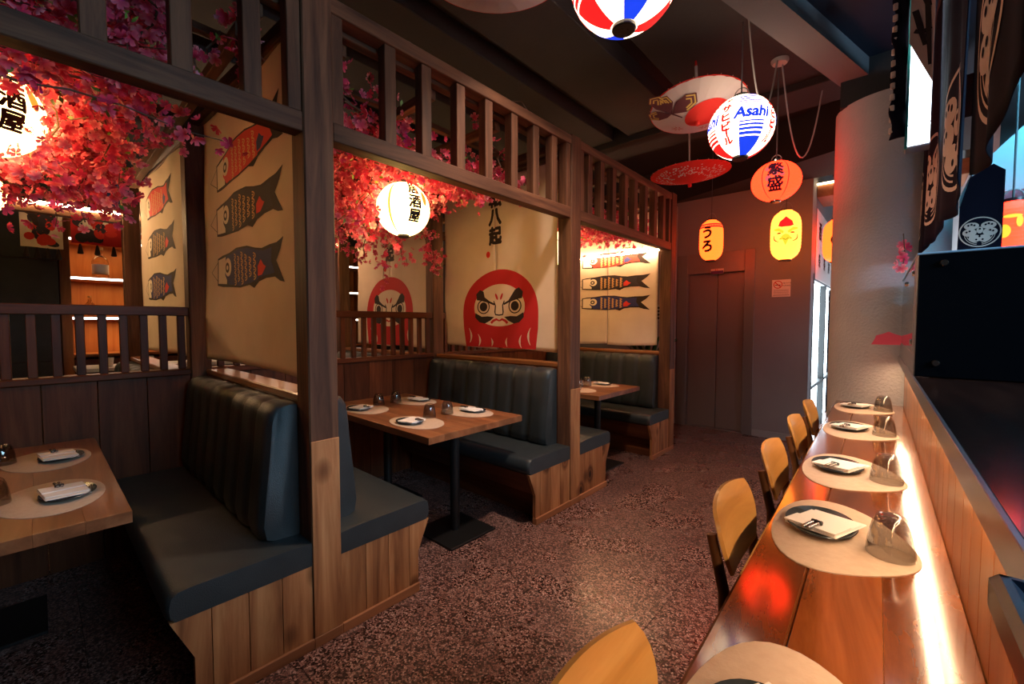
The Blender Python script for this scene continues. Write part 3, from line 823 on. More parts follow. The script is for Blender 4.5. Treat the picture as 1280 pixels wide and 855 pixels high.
def napkin_thing(label):
    t = thing('napkin', label, 'napkin', group='folded paper napkins')
    def sheet(x0, x1, y0, y1, z, h, b=.003):
        m = MB(); m.grid(lambda u, v: (x0+(x1-x0)*u, y0+(y1-y0)*v, z+h*sin(pi*u)*.6+.0006*sin(9*u+5*v)), 10, 10)
        m.grid(lambda u, v: (x1-(x1-x0)*u, y0+(y1-y0)*v, z-.002), 2, 2)
        return m
    m = MB()
    m.cbox(-.058, .058, -.062, .062, .0, .0045, .002); m.build('lower_fold', M['napkin'], t)
    m = MB(); m.cbox(-.058, .056, -.062, .045, .0045, .009, .002); m.build('upper_fold', M['napkin'], t)
    m = MB(); m.prism([(-.058, -.062), (.056, -.062), (.056, .0), (-.058, -.012)], .009, .0125, lambda u, v, w: (u, v, w)); m.build('pocket_fold', M['napkin'], t)
    return t
def cutlery_thing(label):
    t = thing('cutlery_pair', label, 'cutlery', group='cutlery tucked into napkins')
    for y in (-.006, .006):
        MB().tube([(-.012, y, .004), (.02, y, .005), (.05, y, .004)], .0048, 8).build('handle', M['cutlery'], t, 60)
    MB().cbox(-.006, .002, -.013, .013, .0, .011, .002).build('band', M['rubber'], t)
    return t
def glass_mesh():
    m = MB()
    po = [(.046, 0), (.0468, .003), (.0450, .022), (.0415, .048), (.0365, .072), (.0305, .088), (.024, .0945), (.012, .096), (0, .096)]
    pi_ = [(0, .0865), (.012, .0865), (.022, .085), (.028, .080), (.034, .067), (.039, .046), (.0425, .022), (.0440, .003), (.0445, .0005)]
    m.lathe(po[::-1]+pi_[::-1]+[], 32)
    V = m.V
    return m.mesh('glass', M['smoke_glass'], 60, weld=True)
# outer then inner wall, closed at the rim
def glass_mesh2():
    prof = [(0, .096), (.012, .096), (.024, .0945), (.0305, .088), (.0365, .072), (.0415, .048), (.0450, .022), (.0468, .003), (.046, 0), (.0445, 0),
            (.0440, .003), (.0425, .022), (.039, .046), (.034, .067), (.028, .080), (.022, .085), (.012, .0865), (0, .0865)]
    m = MB(); m.lathe(prof[::-1], 32); return m.mesh('tumbler', M['smoke_glass'], 60, weld=True)
GLASS = glass_mesh2()
nap0 = cut0 = None
def setting(pos, rz, where, taper, nrot=.0, glass=True, gpos=(.10, -.075), mat=True, frot=0, po=0):
    global nap0, cut0
    x, y, z = pos
    def W(a, b, c): v = Matrix.Rotation(rz, 3, 'Z') @ Vector((a, b, c)); return (x+v.x, y+v.y, z+v.z)
    tag(link('placemat', MATB if taper else MATT, None, W(0, 0, 0), (0, 0, rz)), 'beige oval placemat ' + where, 'placemat', 'beige placemats')
    tag(link('plate', PLATE, None, W(-.045, .02+po, .003), (0, 0, rz+frot)), 'dark oval side plate ' + where, 'plate', 'dark side plates')
    if nap0 is None: nap0 = n = napkin_thing('x')
    else: n = copy_tree(nap0)
    n['label'] = 'folded white napkin ' + where
    n.location = W(-.035, .015+po+(.03 if po else 0), .0135); n.rotation_euler = (0, R(-3), rz+nrot); n.scale = (1.08, 1.22, 1)
    if cut0 is None: cut0 = c = cutlery_thing('x')
    else: c = copy_tree(cut0)
    c['label'] = 'tucked cutlery ' + where
    v = Matrix.Rotation(nrot, 3, 'Z') @ Vector((.005, -.052, 0))
    c.location = W(-.035+v.x, .015+po+(.03 if po else 0)+v.y, .0265); c.rotation_euler = (0, 0, rz+nrot+R(-90))
    if glass:
        tag(link('tumbler', GLASS, None, W(gpos[0], gpos[1], .003), (0, 0, rz)), 'upturned smoked glass tumbler ' + where, 'glass', 'upturned tumblers')
MY = [3.56, 2.80, 2.00, 1.385, .605]
for k in range(5):
    setting(BW(-.20, MY[k], .90), BR, 'on the bar worktop, ' + ORD[k], 1, R(-22 if k != 4 else -30), glass=(k != 4), gpos=(.095, -.05), po=(-.022 if k == 4 else 0))
for k in range(3):
    for e, x in (('aisle end', -2.38), ('wall end', -3.05)):
        for s, sd in ((1, 'curtain side'), (-1, 'other side')):
            yy = TY[k]+s*.225
            setting((x, yy, .785), R(-90*s), 'on the %s, %s, %s' % (TN[k], e, sd), 0, R(8), gpos=(.145, -.055*s))
# ------------------------------------------------------------------ printed curtains
def curtain(label, xl, yl, xr, yr, zb, zt, seed, prints, slit=True, name='noren_curtain'):
    """cloth hung across a booth; prints(mapf, root) lays the flat print on its near side. u = metres from the left edge, v = height"""
    t = thing(name, label, 'curtain', (xl, yl, zt), group='printed booth curtains')
    Wd = math.hypot(xr-xl, yr-yl); ex, ey = (xr-xl)/Wd, (yr-yl)/Wd; nx, ny = ey, -ex      # normal towards the camera side
    if ny > 0: nx, ny = -nx, -ny
    rnd = random.Random(seed); p1, p2, p3 = rnd.random()*6, rnd.random()*6, rnd.random()*6
    def wave(u, v):
        h = (zt-v)/(zt-zb)
        return .012*h*sin(u*4.2+p1)+.006*sin(u*9+p2+v*1.4)+.004*sin(v*7+p3+u*2)+.010*sin(v*2.2+p2)*h
    def f(u, v, off):
        w = wave(u, v)+off
        return (u*ex+nx*w, u*ey+ny*w, v-zt)
    halves = [(0, Wd/2-.003), (Wd/2+.003, Wd)] if slit else [(0, Wd)]
    for a, b in halves:
        m = MB(); m.grid(lambda i, j: f(a+(b-a)*i, zb+(zt-zb)*j+.012*sin(3*i+p1)*(1-j)**4, 0), 20, 40)
        o = m.build('cloth_panel', M['cloth'], t, 180)
        sd = o.modifiers.new('thickness', 'SOLIDIFY'); sd.thickness = .0015; sd.offset = 1 if False else -1
    MB().cyl(f(-.03, zt-.01, 0), f(Wd+.03, zt-.01, 0), .012, n=10).build('rod', darkw(0), t, 40)
    prints(f, t, Wd)
    return t
def koi(mapf, par, cx, cz, Ln, H, body, tail, rot=0, Lm=.04):
    """one carp streamer print: head left, forked tail right"""
    def mf(u, v, off):
        return mapf(cx+u*cos(rot)-v*sin(rot), cz+u*sin(rot)+v*cos(rot), off)
    k = Ln
    top = [(-.48, .34), (-.40, .40), (-.28, .43), (-.15, .50), (.02, .48), (.12, .40), (.20, .36), (.30, .40), (.40, .40), (.5, .47)]
    bot = [(.5, -.44), (.43, -.40), (.36, -.30), (.25, -.30), (.16, -.36), (.10, -.50), (.04, -.42), (-.1, -.46), (-.28, -.42), (-.40, -.40), (-.48, -.36)]
    fork = [(.45, .24), (.385, .03), (.44, -.20)]
    out = [(x*k, y*H) for x, y in top] + [(x*k, y*H) for x, y in fork] + [(x*k, y*H) for x, y in bot]
    par = decal('koi_print', [out], mf, M['ink'], par, .0022, Lm)
    def shr(poly, d=.010): return poly
    head = [(-.465*k, .30*H), (-.33*k, .36*H), (-.33*k, -.34*H), (-.465*k, -.31*H)]
    decal('koi_mouth', [head], mf, M['koi_cream'], par, .0030, Lm)
    face = [(-.345*k, .36*H), (-.215*k, .40*H), (-.235*k, 0), (-.215*k, -.37*H), (-.30*k, -.36*H), (-.36*k, -.1*H)]
    decal('koi_face', [face], mf, M[body], par, .0034, Lm)
    q = [(ell(-.305*k, .08*H, .058*k, .23*H, 18)), ]
    decal('koi_eye', q, mf, M['koi_cream'], par, .0040, Lm)
    decal('koi_pupil', [ell(-.315*k, .07*H, .033*k, .13*H, 14)], mf, M['ink'], par, .0046, Lm)
    decal('koi_pupil', [ell(-.315*k, .07*H, .016*k, .06*H, 12)], mf, M['koi_cream'], par, .0050, Lm)
    # scale rows: gold arcs over the body colour
    bd = [(-.225*k, .41*H), (-.15*k, .455*H), (.02*k, .435*H), (.15*k, .34*H), (.155*k, -.31*H), (.05*k, -.38*H), (-.1*k, -.42*H), (-.225*k, -.38*H), (-.245*k, 0)]
    decal('koi_body', [bd], mf, M[body], par, .0029, Lm)
    arcs = []; core = []
    for i in range(6):
        for j in range(5):
            x = (-.195+.058*i)*k; y = (.30-.155*j+(.0775 if i % 2 else 0))*H
            if abs(y) > (.37 if i < 4 else .29)*H: continue
            arcs.append(ring_quads(x, y, .036*k, .082*H, .0075, 9, -1.45, 1.45)); core.append(ell(x+.012*k, y, .0085*k, .022*H, 6))
    decal('scale_arcs', [], mf, M['koi_gold'], par, .0036, 0, merge_quads(arcs))['kind'] = 'stuff'
    decal('scale_core', core, mf, M['koi_gold'], par, .0036, 0)['kind'] = 'stuff'
    tl = [(.145*k, .34*H), (.22*k, .30*H), (.33*k, .33*H), (.32*k, .05*H), (.36*k, -.22*H), (.24*k, -.24*H), (.15*k, -.28*H)]
    decal('koi_tail', [tl], mf, M[tail], par, .0030, Lm)
    sp = [[(.15*k, -.02*H), (.19*k, .12*H), (.22*k, 0), (.25*k, -.05*H), (.20*k, -.22*H), (.15*k, -.24*H)]]
    decal('koi_tail_patch', sp, mf, M['koi_red' if tail != 'koi_red' else 'koi_blue'], par, .0036, Lm)
    st = [stroke(bez((-.475*k, .25*H), (-.56*k, .0), (-.475*k, -.25*H), 8), .006, .006)]
    decal('koi_string', [], mf, M['ink'], par, .0024, 0, merge_quads([stroke([(-.47*k, .26*H), (-.58*k, 0)], .004), stroke([(-.47*k, -.26*H), (-.58*k, 0)], .004)]))
def daruma(mapf, par, cx, zb, Wd, Ht):
    def mf(u, v, off): return mapf(cx+u*Wd, zb+v*Ht, off)
    body = []
    n = 40
    for i in range(n+1):
        a = pi*(-.0+i/n)
        x = .5*cos(a); y = .40+.60*sin(a)**.85
        body.append((x*(1 if y > .0 else 1), y))
    body += [(-.497, .25), (-.47, .0), (.47, .0), (.497, .25)]
    par = decal('daruma_print', [body], mf, M['red_print'], par, .0022, .06)
    face = [(.34*cos(a)*(1.0 if sin(a) > 0 else 1.0), .52+(.295*sin(a) if sin(a) > 0 else .245*abs(sin(a))**.8*-1)) for a in [2*pi*i/40 for i in range(40)]]
    decal('daruma_face', [face], mf, M['cloth'], par, .0028, .06)
    for s in (-1, 1):
        br = [(s*.055, .565), (s*.13, .60), (s*.20, .655), (s*.215, .73), (s*.265, .755), (s*.315, .70), (s*.305, .62), (s*.26, .615), (s*.16, .585), (s*.07, .545)]
        decal('daruma_brow', [br if s < 0 else br[::-1]], mf, M['ink'], par, .0034, .06)
        decal('daruma_eye', [], mf, M['ink'], par, .0036, .06, ring_quads(s*.215, .53, .085, .095, .014, 24))
        decal('daruma_pupil', [ell(s*.215, .53, .052, .060, 18)], mf, M['ink'], par, .0036, .06)
        mo = [(s*.07, .395), (s*.16, .405), (s*.24, .40), (s*.325, .45), (s*.33, .39), (s*.27, .325), (s*.20, .31), (s*.13, .345)]
        decal('daruma_moustache', [mo if s > 0 else mo[::-1]], mf, M['ink'], par, .0034, .06)
        decal('daruma_nose', [], mf, M['ink'], par, .0036, .06, stroke([(s*.075, .60), (s*.05, .54), (s*.058, .455), (s*.05, .425), (0, .418)], .014, .018))
        decal('daruma_mark', [ell(s*.035, .655, .014, .045, 12, -s*.35)], mf, M['red_print'], par, .0036, .06)
        decal('daruma_mouth', [], mf, M['red_print'], par, .0036, .06, stroke([(0, .345), (s*.04, .365), (s*.085, .345), (s*.115, .315)], .02, .03, .034))
    for x, h0, h1, c in ((-.40, .05, .25, -.07), (-.28, .01, .17, -.06), (-.11, .015, .12, -.04), (.09, .015, .13, .04), (.28, .01, .17, .06), (.39, .05, .26, .07)):
        decal('daruma_fold', [], mf, M['cloth'], par, .0030, .06, stroke(bez((x+c*.2, h0), (x-c*.5, (h0+h1)/2), (x+c*.3, h1), 8), .006, .004, .026))
def koi_three(zs, cxf, Ln, H, bodies, rots=(0, 0, 0)):
    def pr(f, t, Wd):
        for z, (b, tl), r in zip(zs, bodies, rots): koi(f, t, Wd*cxf, z, Ln, H, b, tl, r)
    return pr
BOD = (('koi_red', 'koi_red'), ('koi_deep', 'koi_deep'), ('koi_blue', 'koi_blue'))
curtain('cream curtain with three stacked koi prints hanging over the near bench partition', -3.50, .795, -2.03, .835, 1.20, 2.80, 1,
        koi_three((2.42, 2.10, 1.77), .50, 1.04, .245, BOD, (R(6), R(1), R(-1))), slit=False)
curtain('narrow looking cream curtain with three koi in the far row behind the railing', -5.42, .70, -3.76, .745, 1.20, 2.76, 2,
        koi_three((2.48, 2.13, 1.76), .46, 1.02, .245, BOD, (0, 0, 0)), slit=False)
def daruma_print(cxf, wd, ztop, zb, txt_z, size):
    def pr(f, t, Wd):
        daruma(f, t, Wd*cxf, zb, wd, ztop-zb)
        decal('lettering', [], f, M['ink'], t, .0026, .06, moved(text2d('七転八起', size, .036, True), Wd*.50, txt_z))
        decal('seal', [ell(Wd*.43, txt_z-size*2.5, .026, .03)], f, M['koi_red'], t, .0026, 0)
    return pr
curtain('wide cream curtain with a large red daruma face over the middle partition', -3.46, 2.83, -2.06, 2.85, 1.22, 2.78, 3,
        daruma_print(.53, .92, 1.94, 1.225, 2.50, .165))
curtain('second daruma curtain with a red face in the far row behind the railing', -5.14, 2.77, -3.73, 2.80, 1.19, 2.76, 4,
        daruma_print(.48, .95, 1.99, 1.195, 2.50, .165))
curtain('cream curtain with koi prints in the booth beside the lift', -3.35, 4.80, -2.07, 4.82, 1.19, 2.76, 5,
        koi_three((2.23, 1.95, 1.70), .56, .95, .19, BOD, (0, R(-1), R(-1))))

# ------------------------------------------------------------------ paper lanterns
def ellipsoid_map(a, b, front):
    """u = metres round the belly from the front direction, v = metres up from the middle"""
    def f(u, v, off):
        lat = max(-1.45, min(1.45, v/b)); lon = front+u/a
        return ((a+off)*cos(lat)*cos(lon), (a+off)*cos(lat)*sin(lon), (b+off)*sin(lat))
    return f
def lantern_globe(name, label, loc, a, b, shade, ribs=16, cap=.055, cord_top=None, capm='rubber', tilt=(0, 0, 0), bail=True, amp=.0022):
    t = thing(name, label, 'lantern', loc, rot=tilt)
    lat0 = math.acos(min(.99, cap/a)); prof = []
    n = ribs*3
    for i in range(n+1):
        la = -lat0+2*lat0*i/n; r = a*cos(la); z = b*sin(la)
        rr = -amp if i % 3 == 0 else (amp*.3)
        prof.append((r+rr*cos(la), z+rr*sin(la)))
    MB().lathe(prof, 40).build('shade', M[shade], t, 50)
    zt = b*sin(lat0)
    MB().lathe([(0, 0), (cap, 0), (cap+.003, .006), (cap+.003, .02), (cap-.004, .026), (0, .026)], 24).build('top_ring', M[capm], t, 40, loc=(0, 0, zt-.006))
    MB().lathe([(0, 0), (cap-.006, 0), (cap, .005), (cap, .022), (0, .022)], 24).build('bottom_ring', M[capm], t, 40, loc=(0, 0, -zt-.016))
    if bail:
        MB().tube([(cap*.9*cos(x), 0, zt+.012+cap*1.15*sin(x)) for x in [pi*i/10 for i in range(11)]], .0035, 6).build('bail', M['cord_grey'], t, 60)
    if cord_top: MB().cyl((0, 0, zt+.01), (cord_top[0], cord_top[1], cord_top[2]), .005, n=8).build('cord', M['cord'], t, 60)
    return t
def gore_quads(l0, l1, la0, la1, a, b, nu=8, nv=10, shrink=1.0):
    vs = []; fs = []
    for j in range(nv+1):
        for i in range(nu+1):
            vs.append(((l0+(l1-l0)*i/nu)*a, (la0+(la1-la0)*j/nv)*b))
    for j in range(nv):
        for i in range(nu): fs.append((j*(nu+1)+i, j*(nu+1)+i+1, (j+1)*(nu+1)+i+1, (j+1)*(nu+1)+i))
    return vs, fs
def beer_lantern(label, loc, a, b, front, cord_top):
    t = lantern_globe('beer_lantern', label, loc, a, b, 'lan_white', 18, .052, cord_top)
    f = ellipsoid_map(a, b, front); t0 = t; t = kid(t, 'shade')
    g = pi/4
    for k in range(8):
        c = k*g; kind = ('blue', None, 'red', None)[k % 4]
        if kind:
            mt = M['lan_blue' if kind == 'blue' else 'lan_redp']; hw = g*.5
            decal('printed_gore', [], f, mt, t, .0028, 0, gore_quads(c-hw, c+hw, -1.33, -.62, a, b))
            for la, h in ((-.53, .095), (-.40, .078), (-.285, .060), (-.185, .045), (.42, .04), (.50, .052), (.60, .065), (.72, .085), (.88, .105)):
                decal('printed_stripe', [], f, mt, t, .0028, 0, gore_quads(c-hw, c+hw, la-h/2, la+h/2, a, b, 8, 1))
            q = text2d('Asahi', .115, .030); vs = [(x+.18*y, y) for x, y in q[0]]
            decal('lettering', [], f, M['lan_blue'], t, .0030, .03, moved((vs, q[1]), c*a, .11*b, 0, .95*a/.23, .95*a/.23))
        else:
            decal('lettering', [], f, M['lan_redp'], t, .0030, .03, moved(text2d('アサヒビ', .062, .045, True), c*a, .22*b, 0, a/.23*1.35, a/.23*1.05))
            decal('lettering', [], f, M['lan_redp'], t, .0030, .03, moved(text2d('ー', .062, .045), c*a, -.40*b, R(90), a/.23*1.1, a/.23*1.2))
            decal('lettering', [], f, M['lan_redp'], t, .0030, .03, moved(text2d('ル', .062, .045), c*a, -.66*b, 0, a/.23*1.35, a/.23*1.05))
    for x, y in ((.018, 0), (-.018, .0), (0, .02), (0, -.02)):
        MB().lathe([(0, 0), (.004, 0), (.004, .003), (0, .003)], 8).build('rivet', M['chrome'], kid(t0, 'bottom_ring'), loc=(x, y, -.003))
    return t0
CEIL = 3.5
def facing(loc): return math.atan2(-loc[1], -loc[0])
l = (-.843, 3.294, 2.794)
beer_lantern('white globe lantern with blue and red print beside the butterfly parasol', l, .205, .205, facing(l)+R(19), (0, 0, CEIL-l[2]))
l = (-.925, 1.757, 2.965)
beer_lantern('white globe lantern with blue and red print hanging over the aisle under the ceiling', l, .236, .232, facing(l)+R(22), (0, 0, CEIL-l[2]))
def red_globe(label, loc, a, b):
    t = lantern_globe('red_lantern', label, loc, a, b, 'lan_red', 20, .04, (0, 0, CEIL-loc[2]), 'chrome')
    f = ellipsoid_map(a, b, facing(loc)-R(2)); t = kid(t, 'shade')
    fl = [ell(x*a, y*b, r*a, r*a, 14) for x, y, r in ((-.33, .42, .10), (-.26, -.08, .12), (.24, .36, .10), (.26, .05, .09), (-.3, -.42, .07), (0, .12, .12))]
    decal('printed_blossom', fl, f, M['lan_pink'], t, .0026, .03)
    decal('lettering', [], f, M['lan_plum'], t, .0034, .03, moved(text2d('繁盛', .118, .024, True), 0, .02*b))
    for k in range(6):
        c = (k+.5)*pi/3; decal('seam', [], f, M['lan_redp'], t, .0022, 0, gore_quads(c-.02, c+.02, -1.2, 1.2, a, b, 1, 14))
    return t
red_globe('round red lantern with dark characters beside the round column', (-.758, 4.004, 2.584), .175, .155)
def izakaya(label, loc, a, b, front, cord_top):
    t = lantern_globe('izakaya_lantern', label, loc, a, b, 'lan_cream', 18, .038, cord_top)
    f = ellipsoid_map(a, b, front); t = kid(t, 'shade')
    decal('lettering', [], f, M['lan_ink'], t, .0030, .03, moved(text2d('居酒屋', .088, .030, True), a*.42, .02))
    for c in (-.55, -1.35, 1.6, 2.6):
        decal('stripe', [], f, M['lan_stripe'], t, .0024, 0, gore_quads(c-.045, c+.045, -1.3, 1.3, a, b, 1, 16))
    decal('seal', [ell(a*.86, .055, .022, .05, 18)], f, M['lan_orange'], t, .0030, .03)
    decal('lettering', [], f, M['lan_orange'], t, .0030, .03, moved(text2d('一番', .035, .0, True), a*.80, -.06))
    return t
izakaya('cream globe lantern with black characters in the middle booth before the far daruma curtain', (-2.452, 1.649, 2.20), .172, .172, facing((-2.452, 1.649))+R(2), (0, 0, .56))
izakaya('large cream globe lantern with black characters among blossoms by the three-koi curtain', (-2.87, -.112, 2.345), .178, .185, facing((-2.87, -.112)), (0, 0, .42))
izakaya('cream globe lantern in the far row beside the slab wall', (-4.75, -.27, 2.36), .165, .165, facing((-4.75, -.27))+R(-25), (0, 0, .40))
izakaya('cream globe lantern in the booth by the lift, half behind the daruma curtain', (-2.62, 3.66, 2.22), .172, .172, facing((-2.62, 3.66))-R(80), (0, 0, .54))
izakaya('cream globe lantern in the far row behind the daruma curtains', (-4.15, 3.62, 2.30), .172, .172, facing((-4.15, 3.62))-R(60), (0, 0, .46))
def tall_lantern(label, loc, r, h, shade, top, deco, name='tall_lantern'):
    t = thing(name, label, 'lantern', loc)
    prof = []; n = 45
    for i in range(n+1):
        s = -1+2*i/n; q = (1-abs(s)**4.2)**.5 if abs(s) < 1 else 0
        rr = max(.42*r, r*q); prof.append((rr+(-.0018 if i % 3 == 0 else .0005), s*h/2))
    MB().lathe(prof, 36).build('shade', M[shade], t, 50)
    for z in (-h/2-.010, h/2-.004): MB().lathe([(0, 0), (.44*r, 0), (.44*r, .014), (0, .014)], 20).build('ring', M['rubber'], t, 40, loc=(0, 0, z))
    MB().tube([(.4*r*cos(x), 0, h/2+.008+.55*r*sin(x)) for x in [pi*i/8 for i in range(9)]], .003, 6).build('bail', M['cord_grey'], t, 60)
    MB().cyl((0, 0, h/2+.01), (0, 0, top-loc[2]), .004, n=6).build('cord', M['cord'], t, 60)
    fr = facing(loc)
    def f(u, v, off):
        s = v/(h/2); q = max(.42*r, r*(max(0, 1-abs(s)**4.2))**.5)+off
        return (q*cos(fr+u/r), q*sin(fr+u/r), v)
    deco(f, kid(t, 'shade')); return t
def deco_uro(f, t):
    decal('lettering', [], f, M['lan_ink'], t, .003, .03, moved(text2d('うろ', .15, .03, True), -.045, .0, 0, .9, 1))
    decal('lettering', [], f, M['lan_ink'], t, .003, .03, moved(text2d('うろ', .15, .004, True), .25, .0, 0, .9, 1))
    decal('band', [], f, M['lan_redp'], t, .0024, 0, ([(x*.02, z) for z in (.13, .175) for x in range(-24, 24)], [(i, i+1, 49+i, 48+i) for i in range(47)]))
def deco_bird(f0, t):
    def f(u, v, off): return f0(u*1.3, v*1.3, off)
    decal('red_cap', [[(-.055, .065), (-.045, .10), (-.015, .125), (0, .14), (.015, .125), (.045, .10), (.055, .065), (.03, .055), (-.03, .055)]], f, M['lan_redp'], t, .003, .03)
    for s in (-1, 1):
        p = [(s*.012, .018), (s*.05, .048), (s*.09, .045), (s*.088, .032), (s*.05, .022), (s*.02, .0)]
        decal('brow', [p if s < 0 else p[::-1]], f, M['lan_gold'], t, .003, .03)
        decal('eye', [ell(s*.048, .005, .017, .006, 10)], f, M['lan_ink'], t, .0034, 0)
        decal('cheek', [], f, M['lan_redp'], t, .003, 0, stroke(bez((s*.088, -.01), (s*.10, -.05), (s*.05, -.065), 8), .006, .004, .010))
    decal('beak', [[(-.045, -.045), (-.02, -.012), (0, -.004), (.02, -.012), (.045, -.045), (.02, -.05), (0, -.098), (-.02, -.05)]], f, M['lan_gold'], t, .0032, .03)
    decal('beak_line', [], f, M['lan_ink'], t, .0036, 0, merge_quads([stroke([(-.045, -.045), (-.018, -.04), (0, -.052), (.018, -.04), (.045, -.045)], .004)]))
l = (-1.614, 5.202, 2.395)
tall_lantern('tall orange lantern with black characters hanging before the lift', l, .125, .46, 'lan_orange', 3.64, deco_uro)
l = (-.942, 5.538, 2.412)
tall_lantern('tall yellow lantern with a bird face beside the no smoking sign', l, .145, .54, 'lan_yellow', 3.15, deco_bird)
def deco_face(f, t):
    decal('face_print', [ell(-.022, -.01, .020, .030), ell(.022, .03, .010, .026), ell(.0, .055, .03, .008)], f, M['lan_gold'], t, .003, .03)
tall_lantern('red lantern with gold print in the kitchen behind the bar', (.378, 3.02, 1.875), .085, .27, 'lan_red', 3.32, deco_face)
def deco_none(f, t): decal('face_print', [ell(.0, .0, .05, .06)], f, M['lan_ink'], t, .003, .03)
tall_lantern('orange lantern in the passage behind the round column', (-.57, 6.35, 2.42), .13, .5, 'lan_orange', 3.64, deco_none)

# ceiling rose and slack cables
t = thing('ceiling_rose', 'small round ceiling rose holding the red lantern cables', 'ceiling rose', (-.742, 3.947, CEIL))
MB().lathe([(0, -.03), (.05, -.03), (.062, -.012), (.062, 0), (0, 0)], 24).build('cover', M['cord_grey'], t, 40)
def slack(label, p0, p1, sag, par=None):
    pts = []
    for i in range(17):
        u = i/16; p = Vector(p0).lerp(Vector(p1), u); p.z -= sag*4*u*(1-u); pts.append(p)
    o = MB().tube(pts, .006, 6).build('cable', M['cord_grey'], None, 60); tag(o, label, 'cable')
slack('slack grey cable looping from the ceiling rose towards the beer lantern', (-.80, 3.25, 3.49), (-.75, 3.90, 3.49), .48)
slack('slack grey cable looping from the ceiling rose towards the round column', (-.73, 3.97, 3.48), (-.50, 4.25, 3.30), .62)

# ------------------------------------------------------------------ paper parasols hung upside down
def parasol(name, label, loc, r, dep, mat, tilt, pole_top, deco, ribs=24):
    t = thing(name, label, 'parasol', loc, rot=tilt)
    vs = [(0, 0, 0)]; fs = []
    rings = 5
    for j in range(1, rings+1):
        for i in range(ribs*2):
            a = pi*i/ribs; q = j/rings
            rr = r*q*(1 if i % 2 == 0 else .985); z = dep*(1-(1-q)**1.25)
            z += 0 if i % 2 == 0 else -.004*q
            vs.append((rr*cos(a), rr*sin(a), z))
    n = ribs*2
    for i in range(n): fs.append((0, 1+(i+1) % n, 1+i))
    for j in range(rings-1):
        for i in range(n): fs.append((1+j*n+i, 1+j*n+(i+1) % n, 1+(j+1)*n+(i+1) % n, 1+(j+1)*n+i))
    o = MB().add(vs, fs).build('canopy', M[mat], t)
    sd = o.modifiers.new('thickness', 'SOLIDIFY'); sd.thickness = .002; sd.offset = 1
    rt = MB()
    rt.tube([(r*cos(2*pi*i/48), r*sin(2*pi*i/48), dep) for i in range(49)], .004, 5); rt.build('rim_thread', M['umb_red'], t, 60)
    me = MB().tube([(0, 0, .012), (r*.5, 0, dep*.62), (r*1.015, 0, dep+.004)], .003, 5).mesh('rib', M['pole'], 60)
    for i in range(ribs): link('rib', me, t, (0, 0, .004), (0, 0, 2*pi*i/ribs))
    MB().cyl((0, 0, -.02), (0, 0, pole_top), .0085, n=10).build('pole', M['pole'], t, 60)
    MB().cyl((0, 0, pole_top-.1), (0, 0, pole_top), .011, n=10).build('ferrule', M['white'], t, 60)
    MB().cyl((0, 0, pole_top), (0, 0, pole_top+.06), .010, .005, n=10).build('tip', M['umb_red'], t, 60)
    MB().lathe([(0, -.03), (.014, -.028), (.018, -.01), (.014, .004), (0, .004)], 14).build('crown', M['umb_red'], t, 60)
    def f(u, v, off):
        q = math.hypot(u, v)/r; q = min(q, 1)
        return (u, v, dep*(1-(1-q)**1.25)-off-.004)
    deco(f, kid(t, 'canopy')); return t
def star(cx, cy, r, n=8):
    return merge_quads([stroke([(cx+r*.3*cos(2*pi*i/n), cy+r*.3*sin(2*pi*i/n)), (cx+r*cos(2*pi*i/n), cy+r*sin(2*pi*i/n))], .008, .004) for i in range(n)])
def deco_butterfly(f, t):
    a = R(-120)   # print axis
    decal('red_sun', [ell(.06, .02, .155, .155, 32)], f, M['umb_red'], t, .003, .05)
    def rot(p, c=(-.15, -.12), k=1.0, an=R(215)): return [(c[0]+k*(x*cos(an)-y*sin(an)), c[1]+k*(x*sin(an)+y*cos(an))) for x, y in p]
    up = [(0, 0), (.05, .10), (.13, .16), (.20, .14), (.19, .07), (.12, .01)]
    lo = [(0, 0), (.12, -.01), (.17, -.06), (.14, -.13), (.07, -.12), (.02, -.06)]
    for s in (1, -1):
        for w in (up, lo):
            p = rot([(x, y) for x, y in w], an=R(215 if s > 0 else 300))
            decal('butterfly_wing', [p], f, M['umb_brown'], t, .004, .05)
            cx = sum(x for x, y in p)/len(p); cy = sum(y for x, y in p)/len(p)
            decal('wing_band', [], f, M['umb_gold'], t, .005, .05, merge_quads([stroke([(cx+(x0-cx)*k, cy+(y0-cy)*k) for x0, y0 in p[1:5]], .012, .012) for k in (.82, .5)]))
    decal('butterfly_body', [], f, M['umb_brown'], t, .0055, .05, stroke([(-.17, -.14), (-.09, -.07)], .02, .012))
    decal('spark', [], f, M['red_print'], t, .003, 0, merge_quads([star(-.20, .12, .05), star(-.03, .24, .045), star(.22, .18, .045)]))
def deco_dots(f, t):
    rnd = random.Random(5); ps = []
    for i in range(330):
        a = rnd.random()*2*pi; q = rnd.uniform(.42, .86)*.35
        ps.append(ell(q*cos(a), q*sin(a), .0075, .0075, 7))
    decal('white_dots', ps, f, M['paper'], t, .003, 0)
def deco_scroll(f, t):
    decal('spark', [], f, M['red_print'], t, .003, 0, merge_quads([star(-.02, -.26, .05), star(.22, .12, .05)]))
    decal('brush_line', [], f, M['umb_brown'], t, .003, .05, stroke([(.05, -.24), (.10, -.22), (.13, -.235), (.19, -.19)], .006))
    decal('red_sun', [ell(.02, .03, .12, .12, 28)], f, M['umb_red'], t, .003, .05)
parasol('paper_parasol', 'white paper parasol with red sun and butterfly hung below the ceiling', (-1.19, 3.46, 3.00), .345, .12, 'umb_white', (R(-7), R(-5), 0), .46, deco_butterfly)
parasol('paper_parasol', 'red paper parasol with white dots hung above the pergola corner', (-1.50, 4.18, 2.765), .35, .10, 'umb_red', (R(2), R(-1), 0), .75, deco_dots)
